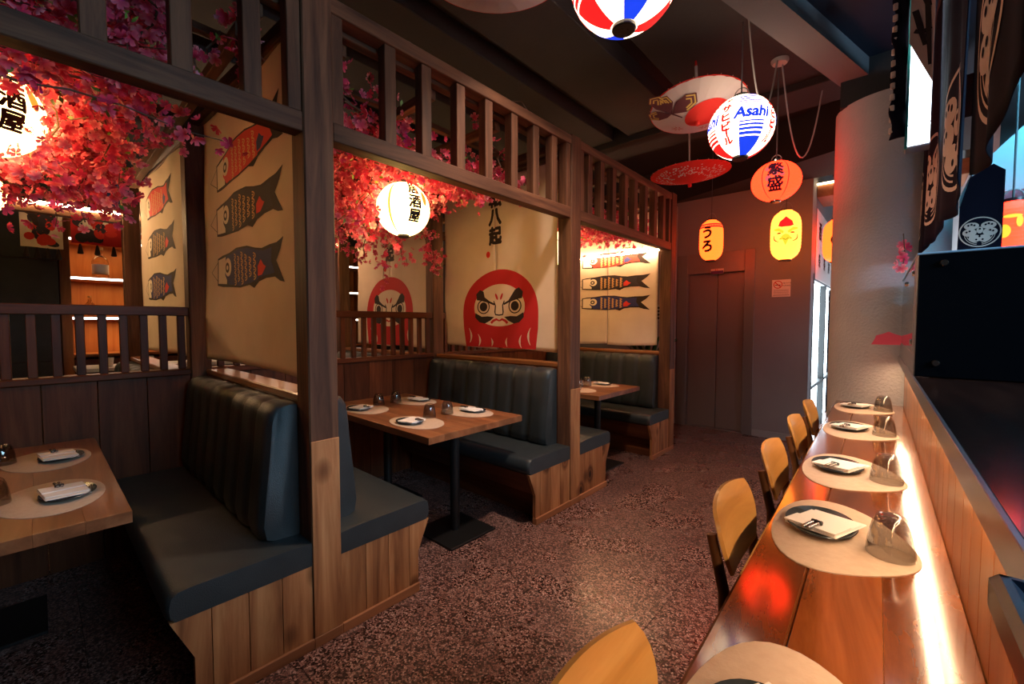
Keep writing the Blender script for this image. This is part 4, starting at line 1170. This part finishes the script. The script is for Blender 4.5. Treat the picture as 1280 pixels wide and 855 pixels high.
parasol('paper_parasol', 'white paper parasol hung over the pergola edge near the beer lantern', (-1.50, 1.53, 3.075), .40, .12, 'umb_white', (R(3), R(3), 0), .37, deco_scroll)
# ------------------------------------------------------------------ blossom garlands on the pergola
def blossom_geo(rnd, cup):
    V = [(0, 0, -.004)]; F = []
    for p in range(5):
        a = 2*pi*p/5+rnd.uniform(-.1, .1); w = .52; L_ = rnd.uniform(.9, 1.1)
        def pt(r, da, z): return (r*cos(a+da), r*sin(a+da), z)
        n = len(V)
        V += [pt(.55*L_, -w*1.15, .18*cup), pt(.62*L_, 0, .10*cup), pt(.55*L_, w*1.15, .18*cup), pt(.93*L_, -w*.72, .42*cup), pt(.98*L_, 0, .34*cup), pt(.93*L_, w*.72, .42*cup)]
        F += [(0, n, n+1), (0, n+1, n+2), (n, n+3, n+4, n+1), (n+1, n+4, n+5, n+2)]
    return V, F
TIP = [0.0]+[.5, .42, .5, 1, .9, 1]*5
def tips(me):
    a = me.attributes.new('tip', 'FLOAT', 'POINT'); n = len(me.vertices)
    a.data.foreach_set('value', (TIP*(n//31+1))[:n])
_r = random.Random(3)
BG = [blossom_geo(_r, c) for c in (.6, 1.0, 1.5)]
BME = []
for V, F in BG:
    me = MB().add([(x, y, z) for x, y, z in V], F).mesh('blossom', M['petal'], 180); tips(me); BME.append(me)
leafV = [(0, 0, 0), (.4, -.22, .06), (.45, 0, .0), (.4, .22, .06), (1, 0, -.05)]
leafF = [(0, 1, 2), (0, 2, 3), (1, 4, 2), (2, 4, 3)]
leaf_me = MB().add(leafV, leafF).mesh('leaf', M['leaf'], 180)
CAMP = Vector((0, 0, 1.45))
LANT = [((-2.452, 1.649, 2.20), .205), ((-2.87, -.112, 2.345), .215), ((-4.75, -.27, 2.36), .20), ((-2.62, 3.66, 2.22), .205), ((-4.15, 3.62, 2.30), .205)]
CURT = [(-3.53, .795, -2.0, .835), (-5.45, .70, -3.73, .745), (-3.49, 2.83, -2.03, 2.85), (-5.17, 2.77, -3.70, 2.80), (-3.38, 4.80, -2.04, 4.82)]
def clear(p):
    # keep twigs and blossoms out of the lanterns and on their own side of the curtains
    for c, r in LANT:
        d = p-Vector(c)
        if d.length < r: p = Vector(c)+d.normalized()*r
    for x0, y0, x1, y1 in CURT:
        if x0 < p.x < x1 and p.z < 2.80:
            yc = y0+(y1-y0)*(p.x-x0)/(x1-x0)
            if abs(p.y-yc) < .055: p = Vector((p.x, yc+(.055 if p.y > yc else -.055), p.z))
    return p
def garland(label, specs, seed, n_obj, size=(.019, .031), name='blossom_garland'):
    """specs: list of (start, end, sag, spread, count): branches with blossoms strewn along them"""
    rnd = random.Random(seed)
    root = thing(name, label, 'blossoms', (-2.8, specs[0][0][1], 2.8)); o3 = Vector(root.location)
    pts = []; leaves = []; tw = MB()
    for (s, e, sag, spread, cnt) in specs:
        s = Vector(s); e = Vector(e)
        line = []
        for i in range(9):
            u = i/8; p = s.lerp(e, u); p.z -= sag*4*u*(1-u); p += Vector((rnd.uniform(-.03, .03), rnd.uniform(-.03, .03), rnd.uniform(-.02, .02))); line.append(clear(p))
        tw.tube([p-o3 for p in line], .006, 4, .002)
        for _ in range(cnt):
            u = rnd.random()*8; i = min(7, int(u)); p = line[i].lerp(line[i+1], u-i)
            p = p+Vector((rnd.gauss(0, spread), rnd.gauss(0, spread), rnd.gauss(0, spread*.8)))
            if p.x > -1.975 and p.z > 2.25: p.x = -2.0+rnd.uniform(-.08, .0)
            p = clear(p); pts.append(p)
            if rnd.random() < .10: leaves.append(clear(p+Vector((rnd.uniform(-.03, .03), rnd.uniform(-.03, .03), -.02))))
    tw.build('branches', M['twig'], root, 60)
    pts.sort(key=lambda p: (p-CAMP).length)
    def xf(p):
        q = Matrix.Rotation(rnd.uniform(0, 6.28), 3, 'Z')
        d = (Vector((rnd.gauss(0, .7), rnd.gauss(0, .7), rnd.gauss(-.15, .6)))+(CAMP-p).normalized()*.35).normalized()
        rot = d.to_track_quat('Z', 'Y').to_matrix() @ q
        return rot, rnd.uniform(*size)
    bulk = MB()
    for i, p in enumerate(pts):
        rot, s = xf(p); k = rnd.randrange(3)
        if i < n_obj:
            o = link('blossom', BME[k], root); o.location = p-o3; o.rotation_mode = 'QUATERNION'; o.rotation_quaternion = rot.to_quaternion(); o.scale = (s, s, s)
        else:
            V, F = BG[k]; bulk.add([(p-o3)+rot @ Vector(v)*s for v in V], F)
    if bulk.V:
        o = bulk.build('blossom_mass', M['petal'], root, 180); o['kind'] = 'stuff'; tips(o.data)
    lv = MB()
    for p in leaves:
        rot, s = xf(p); lv.add([(p-o3)+rot @ Vector(v)*s*1.5 for v in leafV], leafF)
    if lv.V:
        o = lv.build('leaf_mass', M['leaf'], root, 180); o['kind'] = 'stuff'
    return root
rb = random.Random(21)
def strands(y0, y1, x0, x1, n, ztop, zmin, cnt, spread, front=0):
    out = []
    for i in range(n):
        x = rb.uniform(x0, x1); y = rb.uniform(y0, y1); zt = rb.uniform(*ztop); zb = rb.uniform(*zmin)
        out.append(((x, y, zt), (x+rb.uniform(-.25, .25), min(y1, max(y0, y+rb.uniform(-.3, .3))), zb), rb.uniform(-.05, .06), spread, cnt))
    return out
def runners(y0, y1, x0, x1, n, z, cnt, spread):
    return [((rb.uniform(x0, x1), y0, rb.uniform(*z)), (rb.uniform(x0, x1), y1, rb.uniform(*z)), rb.uniform(0, .12), spread, cnt) for _ in range(n)]
# booth by the slab wall
sp = runners(-.75, .35, -3.4, -2.1, 22, (2.38, 2.74), 120, .075)
sp += strands(-.55, .28, -3.5, -2.75, 26, (2.4, 2.6), (1.98, 2.2), 60, .07)
sp += strands(.15, .50, -2.9, -2.1, 9, (2.70, 2.78), (2.36, 2.5), 42, .05)
sp += strands(.45, .62, -2.4, -2.1, 3, (2.72, 2.78), (2.42, 2.5), 16, .03)
sp += [((-2.05, -.6, 2.30), (-2.10, .55, 2.20), .03, .035, 60)]
garland('pink blossom garland filling the pergola top by the large cream lantern', sp, 1, 280)
# middle booth
sp = runners(1.0, 2.30, -3.45, -2.1, 19, (2.38, 2.62), 120, .075)
sp += strands(.95, 1.7, -3.45, -2.5, 20, (2.4, 2.55), (2.0, 2.2), 60, .07)
sp += strands(1.9, 2.5, -3.45, -3.15, 6, (2.4, 2.55), (1.72, 2.1), 46, .045)
sp += [((-2.06, .99, 2.90), (-2.05, 1.05, 2.36), .0, .022, 46), ((-2.1, 1.25, 2.78), (-2.15, 1.45, 2.40), 0, .04, 40)]
sp += strands(1.1, 2.5, -2.5, -2.1, 7, (2.6, 2.74), (2.36, 2.45), 26, .05)
sp += [((-2.06, 1.9, 2.86), (-2.08, 2.5, 2.42), .05, .03, 22)]
sp += runners(1.05, 2.55, -2.35, -2.04, 5, (2.40, 2.56), 80, .05)
garland('pink blossom garland filling the pergola top over the middle booth', sp, 2, 290)
# booth by the lift
sp = runners(3.0, 4.6, -3.3, -2.05, 13, (2.36, 2.64), 130, .07)
sp += strands(3.0, 3.8, -3.2, -2.1, 9, (2.5, 2.6), (2.18, 2.3), 30, .06)
sp += [((-2.02, 3.0, 2.70), (-2.03, 4.6, 2.55), .08, .025, 50)]
sp += runners(3.0, 4.6, -2.35, -2.04, 6, (2.38, 2.62), 90, .05)
garland('pink blossom garland filling the pergola top over the booth beside the lift', sp, 3, 150)
# far row
sp = runners(-.9, .5, -5.3, -3.8, 8, (2.58, 2.74), 60, .06)
garland('pink blossom garland in the far row above the slab wall', sp, 4, 0)
sp = runners(.9, 2.6, -5.3, -3.8, 8, (2.40, 2.66), 80, .08) + strands(.9, 2.5, -5.3, -3.9, 9, (2.5, 2.6), (2.1, 2.3), 34, .07)
garland('pink blossom garland in the far row above the second daruma curtain', sp, 5, 0)
# bare twigs on the top beam
for k, (y, lab) in enumerate(((1.13, 'bare twig curling over the top beam beside the tall blossom spray'), (1.98, 'dark bare twig lying on the top beam of the middle booth'), (3.72, 'dark bare twig on the top beam near the red parasol'))):
    r3 = random.Random(k+40); p = Vector((-1.95, y, 2.89)); pts = [p.copy()]
    for i in range(7): p = p+Vector((r3.uniform(-.03, .03), .045, r3.uniform(-.012, .024))); p.z = max(p.z, 2.894); pts.append(p.copy())
    pts[-1].z = 2.893
    tag(MB().tube(pts, .009, 6, .004).build('bare_twig', M['twig'], None, 60), lab, 'twig')

# ------------------------------------------------------------------ back bar far left: shelves, bottles, counter
t = thing('back_bar_shelves', 'tall lit wooden bar shelf unit behind the far booths', 'shelf', (-8.3, .22, 0))
def bs(mb, name, m): return mb.build(name, m, t, loc=(8.3, -.22, 0))
bs(MB().cbox(-8.62, -8.58, .22, 4.6, 0, 3.0, .002), 'back_panel', M['shelf_wood'])
for y in (.22, 1.62, 3.1, 4.52): bs(MB().cbox(-8.58, -8.0, y, y+.10, 0, 3.0, .003), 'side_panel', M['shelf_wood'])
for z in (1.00, 1.50, 2.03, 2.54): bs(MB().cbox(-8.58, -8.05, .3, 4.55, z, z+.035, .003), 'shelf', M['shelf_wood'])
for z in (1.50, 2.03, 2.54): bs(MB().cbox(-8.06, -8.045, .32, 4.52, z+.002, z+.03, .002), 'shelf_light', M['led_white'])
bs(MB().cbox(-8.58, -8.1, .22, 4.6, 0, .96, .003), 'cupboard', redw(2))
for z in (1.47, 2.0, 2.51): area('shelf_led', (-8.3, 1.6, z), (0, 0, 0), .04, 2.6, 7, (1.0, .55, .22))
def bottle(label, loc, h, r, m, lab=True):
    t = thing('bottle', label, 'bottle', loc, group='bottles on the bar shelves')
    MB().lathe([(0, 0), (r, 0), (r, h*.55), (r*.9, h*.63), (r*.38, h*.74), (r*.34, h*.95), (r*.4, h*.96), (r*.4, h), (0, h)], 16).build('body', M[m], t, 40)
    if lab: MB().lathe([(r*1.02, h*.14), (r*1.02, h*.45)], 16).build('paper_label', M['paper'], t, 40)
    MB().lathe([(r*.42, h*.93), (r*.42, h*1.02), (0, h*1.02)], 12).build('cap', M['koi_gold'] if m != 'bottle_green' else M['rubber'], t, 40)
bottle('clear decanter bottle on the upper bar shelf', (-8.2, .62, 2.065), .42, .085, 'bottle_clear')
bottle('dark green bottle with white label on the upper bar shelf', (-8.2, 1.42, 2.065), .36, .055, 'bottle_green')
bottle('white capped bottle on the middle bar shelf', (-8.2, .5, 1.535), .28, .05, 'bottle_clear')
bottle('small bottle on the middle bar shelf beside the post', (-8.2, 1.50, 1.535), .26, .05, 'bottle_clear')
for k, y in enumerate((2.0, 2.35, 2.7, 3.4)):
    bottle(('squat', 'slim', 'tall', 'round')[k] + ' bottle on the bar shelves behind the far daruma curtain', (-8.2, y, 2.065), (.28, .33, .40, .30)[k], (.07, .045, .05, .065)[k], ('bottle_green', 'bottle_clear', 'bottle_green', 'bottle_clear')[k])
t = thing('daruma_doll', 'small red daruma doll on the low bar shelf', 'doll', (-8.25, 1.30, 1.035))
MB().lathe([(0, 0), (.10, 0), (.155, .06), (.165, .15), (.14, .24), (.09, .30), (0, .33)], 24).build('body', M['red_print'], t, 60)
def fd(u, v, off): return ((.165+off)*cos(v/.17)*cos(facing((-8.2, 1.3))+u/.165), (.165+off)*cos(v/.17)*sin(facing((-8.2, 1.3))+u/.165), .17+v)
decal('face', [ell(0, .03, .09, .075)], fd, M['cloth'], t, .004, .04)
decal('eye', [ell(-.035, .04, .022, .025), ell(.035, .04, .022, .025)], fd, M['ink'], t, .007, 0)
# folded fan on the top shelf
t = thing('paper_fan', 'open paper fan with red and blue rays on the top bar shelf', 'fan', (-8.03, 1.25, 2.58))
for i in range(12):
    a0, a1 = pi*i/12, pi*(i+1)/12
    m = MB(); m.prism([(.05*cos(a0), .05*sin(a0)), (.26*cos(a0), .26*sin(a0)), (.26*cos(a1), .26*sin(a1)), (.05*cos(a1), .05*sin(a1))], 0, .004+.004*(i % 2), lambda u, v, w: (w, u, v))
    m.build('leaf', M[('flag_blue', 'paper')[i % 2]] if i < 5 else M[('red_print', 'paper')[i % 2]], t)
# hanging printed flags with tassels above the back bar
def flag(label, y0, y1, z0, z1, x, base, spots, ntas):
    t = thing('hanging_flag', label, 'flag', (x, (y0+y1)/2, z1)); yc = (y0+y1)/2
    MB().grid(lambda u, v: (.02*sin(u*7), y0+(y1-y0)*u-yc, (z0-z1)*(1-v)), 12, 6).build('cloth', M[base], t, 180)
    rnd = random.Random(int(y0*100)+5)
    for m_, n in spots:
        for _ in range(n):
            ps = [ell(rnd.uniform(.06, y1-y0-.06)+y0-yc, -rnd.uniform(.05, z1-z0-.05), rnd.uniform(.03, .06), rnd.uniform(.03, .07), 10, rnd.random()*3)]
            decal('print_patch', ps, lambda u, v, off: (.02*sin((u+yc-y0)/(y1-y0)*7)+off, u, v), M[m_], t, .004+.003*rnd.random(), .05)
    for i in range(ntas):
        y = y0+(y1-y0)*(i+.5)/ntas-yc
        MB().lathe([(0, 0), (.008, -.005), (.012, -.02), (.026, -.10), (.022, -.11), (0, -.11)], 10).build('tassel', M['ink'], t, 60, loc=(.012, y, z0-z1))
    MB().cyl((0, y0-.03-yc, .005), (0, y1+.03-yc, .005), .012, n=8).build('rod', darkw(1), t, 60)
    for y in (y0-yc+.02, y1-yc-.02): MB().cyl((0, y, 0), (0, y, 3.64-z1), .003, n=6).build('cord', M['cord'], t, 60)
flag('black red and cream printed flag with tassels by the slab wall', -.08, .22, 2.23, 2.68, -6.6, 'cloth', (('koi_red', 10), ('koi_deep', 12), ('ink', 6)), 4)
flag('dark red wave printed flag above the bar shelves', .28, .68, 2.31, 2.60, -6.6, 'red_print', (('koi_red', 5), ('koi_cream', 7), ('koi_deep', 9)), 3)
flag('blue and cream printed flag behind the far koi post', .45, .70, 2.62, 3.05, -6.2, 'cloth', (('koi_blue', 9), ('flag_blue', 4)), 0)
# pale bar counter in front of the shelves
t = thing('back_bar_counter', 'pale topped bar counter in front of the bar shelves', 'counter', (-7.0, 2.4, 0))
MB().cbox(-.25, .25, -2.1, 2.2, 0, .90, .004).build('front', redw(2), t)
MB().cbox(-.30, .32, -2.12, 2.22, .90, .94, .004).build('top', M['paper'], t)
for k, y in enumerate((.55, .92)):
    tag(MB().lathe([(.035, 0), (.05, .005), (.06, .10), (.056, .10), (.046, .01), (0, .008), (0, 0)], 16, (-6.95, y, .94)).build('tea_cup', M['paper'], None, 50), ('white and blue cup on the back bar counter beside the slab wall', 'white and blue cup on the back bar counter under the daruma doll')[k], 'cup')

# ------------------------------------------------------------------ potted plant and vent by the lift
t = thing('potted_plant', 'green potted plant behind the lift-side koi curtain', 'plant', (-2.42, 5.35, 0))
MB().lathe([(0, 0), (.13, 0), (.17, .9), (.15, .9), (.14, .84), (0, .84)], 24).build('pot', M['black'], t, 40)
rl = random.Random(9)
for i in range(16):
    a = 2*pi*i/16; L_ = rl.uniform(.45, .75); pts = []
    m = MB(); vs = []
    for j in range(7):
        u = j/6; rr = .05+L_*.55*u; z = .86+L_*1.1*u-.35*L_*u*u*1.2; w = .028*sin(pi*min(1, u*.92+.08))
        vs += [(rr*cos(a)-w*sin(a), rr*sin(a)+w*cos(a), z), (rr*cos(a), rr*sin(a), z-.012), (rr*cos(a)+w*sin(a), rr*sin(a)-w*cos(a), z)]
    fs = []
    for j in range(6):
        for q in (0, 1): fs.append((j*3+q, j*3+q+1, j*3+q+4, j*3+q+3))
    m.add(vs, fs); m.build('leaf', M['leaf_dark'], t, 180)
t = thing('wall_vent', 'small grey louvred wall plate beside the lift', 'vent', (-2.60, 6.14, 1.60))
MB().cbox(-.10, .10, -.02, .012, -.12, .12, .003).build('frame', M['base'], t)
for i in range(4): MB().cbox(-.08, .08, -.028, -.018, -.09+.05*i, -.06+.05*i, .002).build('louvre', M['black'], t)

# ------------------------------------------------------------------ signs on the lift wall
t = thing('no_smoking_sign', 'white no smoking sign on the grey wall beside the lift', 'sign', (-1.077, 6.148, 1.88))
MB().cbox(-.098, .098, -.006, .004, -.105, .105, .001).build('board', M['paper'], t)
def fs_(u, v, off): return (u, -.006-off, v)
decal('ring', [], fs_, M['red_print'], t, .0012, 0, ring_quads(-.035, .045, .048, .048, .009))
decal('bar', [], fs_, M['red_print'], t, .0016, 0, stroke([(-.067, .075), (-.004, .014)], .010))
decal('cigarette', [], fs_, M['ink'], t, .0012, 0, stroke([(-.065, .04), (-.005, .04)], .008))
decal('lettering', [], fs_, M['ink'], t, .0012, 0, moved(text2d('VIETATO', .022, .001), .057, .06))
decal('lettering', [], fs_, M['ink'], t, .0012, 0, moved(text2d('FUMARE', .022, .001), .057, .03))
decal('small_print', [], fs_, M['wall_grey'], t, .0012, 0, merge_quads([stroke([(-.08, z), (.08, z)], .004) for z in (-.02, -.035, -.05, -.065)]+[stroke([(-.085, -.085), (.085, -.085)], .007)]))
t = thing('lift_sign', 'small purple and white sign above the lift door', 'sign', (-1.82, 6.140, 2.145))
MB().cbox(-.08, .08, -.006, .006, -.035, .035, .001).build('board', M['paper'], t)
def fs2(u, v, off): return (u, -.006-off, v)
decal('panel', [[(-.078, -.033), (.078, -.033), (.078, .008), (-.078, .008)]], fs2, plain('purple_print', (.09, .03, .16), .6), t, .001, 0)
decal('symbol', [ell(-.02, .02, .008, .009), ell(.005, .02, .006, .008)], fs2, M['red_print'], t, .001, 0)

# ------------------------------------------------------------------ above the bar: crest curtain, light box, hanging cloths
def crest(f, par, cx, cz, r, m='crest', off=.003):
    decal('crest_ring', [], f, M[m], par, off, .05, ring_quads(cx, cz, r, r, r*.07, 40))
    lobes = []
    for k, (dx, dz, w, h) in enumerate(((-.40, .42, .36, .24), (.40, .42, .36, .24), (-.48, -.02, .34, .26), (.48, -.02, .34, .26), (-.22, -.42, .30, .24), (.22, -.42, .30, .24), (0, .12, .16, .22))):
        lobes.append(ell(cx+dx*r, cz+dz*r, w*r, h*r, 16))
    decal('crest_cloud', lobes, f, M[m], par, off, .05)
    dots = []
    for dx, dz in ((-.55, .46), (-.40, .52), (-.26, .46), (.55, .46), (.40, .52), (.26, .46), (-.62, .02), (-.48, .08), (.62, .02), (.48, .08), (-.15, -.50), (.15, -.50), (0, .2), (0, -.3)):
        dots.append(ell(cx+dx*r, cz+dz*r, .055*r, .065*r, 8))
    for d in dots: decal('crest_dot', [d], f, M['cloth_dark'], par, off+.0012, 0)
    sw = []
    for s in (-1, 1):
        for q in (.72, .62, .50): sw.append(stroke([(cx+s*r*q*cos(a), cz-.12*r+r*q*sin(a)) for a in [R(-80+10*i) for i in range(9)]], r*.035, r*.02))
    decal('crest_wave', [], f, M[m], par, off+.0006, .05, merge_quads(sw))
for k in range(4):
    yc = 1.62+.77*k
    t = bthing('crest_curtain', 'dark hanging curtain panel with pale round crest above the bar, %s' % ('over the tray end', 'over the case front', 'beside the light box', 'nearest the round column')[k], 'curtain', .058, yc, 3.12, group='dark crest curtains above the bar')
    def f(u, v, off, k=k):
        h = -v/1.25
        return (-.0-off+.016*h*sin(u*8+k*1.7)+.006*sin(u*21+k), u, v)
    m = MB(); m.grid(lambda a, b: f(-.383+.766*a, -1.25*(1-b)+.05*abs(a*2-1)**2*(1-b), 0), 26, 24)
    o = m.build('cloth', M['cloth_dark'], t, 180)
    sd = o.modifiers.new('thickness', 'SOLIDIFY'); sd.thickness = .002; sd.offset = 0
    crest(f, o, .05, -.91, .235)
    MB().cyl((0, -.385, .0), (0, .385, .0), .012, n=8).build('rod', M['black'], t, 60)
t = thing('crest_cloth', 'black cloth with a pale round crest hanging right above the display case', 'curtain', (.225, 2.47, 2.06))
def fc(u, v, off): return (u, -off+.012*sin(u*24)*(-v/.32), v)
m = MB(); pts = [(-.058, -.325), (.062, -.325), (.062, -.03), (.03, -.0), (-.03, -.04), (-.055, -.15)]
bm_o = decal('cloth', [pts], fc, M['cloth_dark'], t, 0, .03); bm_o.data.materials[0] = M['cloth_dark']
sd = bm_o.modifiers.new('thickness', 'SOLIDIFY'); sd.thickness = .003; sd.offset = 0
crest(fc, bm_o, .002, -.255, .058, off=.003)
# light box with its tan lettered cloth
t = thing('light_box', 'glowing white light box sign beyond the crest curtains', 'sign', (.17, 3.02, 2.78))
MB().cbox(-.17, -.075, 0, .10, -.435, .62, .004).build('housing', M['edge_metal'], t)
MB().cbox(-.160, -.078, -.006, .002, -.425, .61, .001).build('face', M['sign_glow'], t)
MB().cbox(-.172, -.160, -.012, .01, -.437, .62, .001).build('edge_strip', plain('teal_edge', (.02,.35,.33), .3), t)
MB().cbox(-.16, -.078, -.010, -.004, -.325, -.321, .0005).build('joint', M['edge_metal'], t)
t = thing('lettered_cloth', 'tan cloth with black brush strokes before the light box', 'curtain', (.17, 2.97, 3.30))
def ft(u, v, off): return (u, -off+.01*sin(u*30+v*4), v)
bo = decal('cloth', [[(-.168, -.45), (-.168, 0), (-.078, 0), (-.078, -.665)][::-1]], ft, M['cloth_tan'], t, 0, .04)
sd = bo.modifiers.new('thickness', 'SOLIDIFY'); sd.thickness = .002; sd.offset = 0
decal('brush_stroke', [], ft, M['ink'], t, .004, .03, merge_quads([stroke(bez((-.15, -.30), (-.13, -.38), (-.11, -.48), 6), .025, .015), stroke(bez((-.11, -.20), (-.10, -.40), (-.09, -.58), 6), .02, .012), stroke(bez((-.14, -.16), (-.12, -.22), (-.10, -.30), 6), .03, .02), stroke(bez((-.15, -.40), (-.12, -.42), (-.09, -.40), 6), .02)]))
t = thing('fringed_cloth', 'dark fringed cloth hanging edge-on left of the light box', 'curtain', (-.03, 2.97, 3.32))
def fz(a, b):
    z = -.93*(1-b); return (-.028+.056*a+.008*sin(z*34)*(1-a), .015*sin(z*17+a*2), z)
o = MB().grid(fz, 4, 40).build('cloth', M['cloth_dark'], t, 180)
sd = o.modifiers.new('thickness', 'SOLIDIFY'); sd.thickness = .01; sd.offset = 0
for i in range(16):
    z = -.9+.056*i
    MB().cbox(-.034, -.014, -.014, .004, z, z+.030, .004).build('fringe', M['crest'], t)
# kitchen hood and tube behind the curtains
t = thing('extractor_hood', 'steel extractor hood lit cyan in the kitchen behind the bar', 'hood', (.88, 3.32, 0))
m = MB(); m.prism([(-.62, 2.10), (.9, 2.10), (.9, 2.22), (.3, 2.80), (-.1, 2.80), (-.62, 2.22)], -.1, .5, lambda u, v, w: (u, w, v)); m.build('canopy', M['hood'], t, weld=True)
MB().cbox(-.05, .3, .0, .4, 2.79, 3.32, .004).build('duct', M['hood'], t)
t = thing('kitchen_tube', 'cyan light tube along the kitchen ceiling', 'lamp', (.60, 2.2, 3.24))
MB().cyl((0, -1.2, 0), (0, 1.2, 0), .02, n=10).build('tube', M['cyan_led'], t, 60)
MB().cbox(-.03, .03, -1.22, 1.22, .015, .085, .004).build('batten', M['white'], t)
# artificial flowers beside the case
t = thing('magenta_flower', 'magenta paper flowers hanging beside the display case', 'flower', BW(-.045, 3.45, 1.86))
for i in range(7):
    o = link('blossom', BME[i % 3], t, (.0+.02*sin(i*2.1), .03*cos(i*1.7), -.025*i+.06), (R(80), 0, i)); o.scale = (.03,)*3
MB().tube([(0, 0, .12), (.01, .02, 0), (0, 0, -.11)], .003, 5).build('stem', M['twig'], t, 60)
t = thing('pink_paper_fan', 'pink scalloped paper fan behind the display case by the round column', 'fan', BW(-.09, 3.70, 1.31))
m = MB(); ps = [(0, 0)]
for i in range(33): a = pi*i/32; rr = .085*(1-.10*abs(sin(4*a))); ps.append((rr*cos(a), rr*sin(a)))
m.prism(ps[1:], -.002, .002, lambda u, v, w: (u, w, v)); m.build('sheet', plain('pink_paper', (.65,.07,.13), .7), t, weld=True)
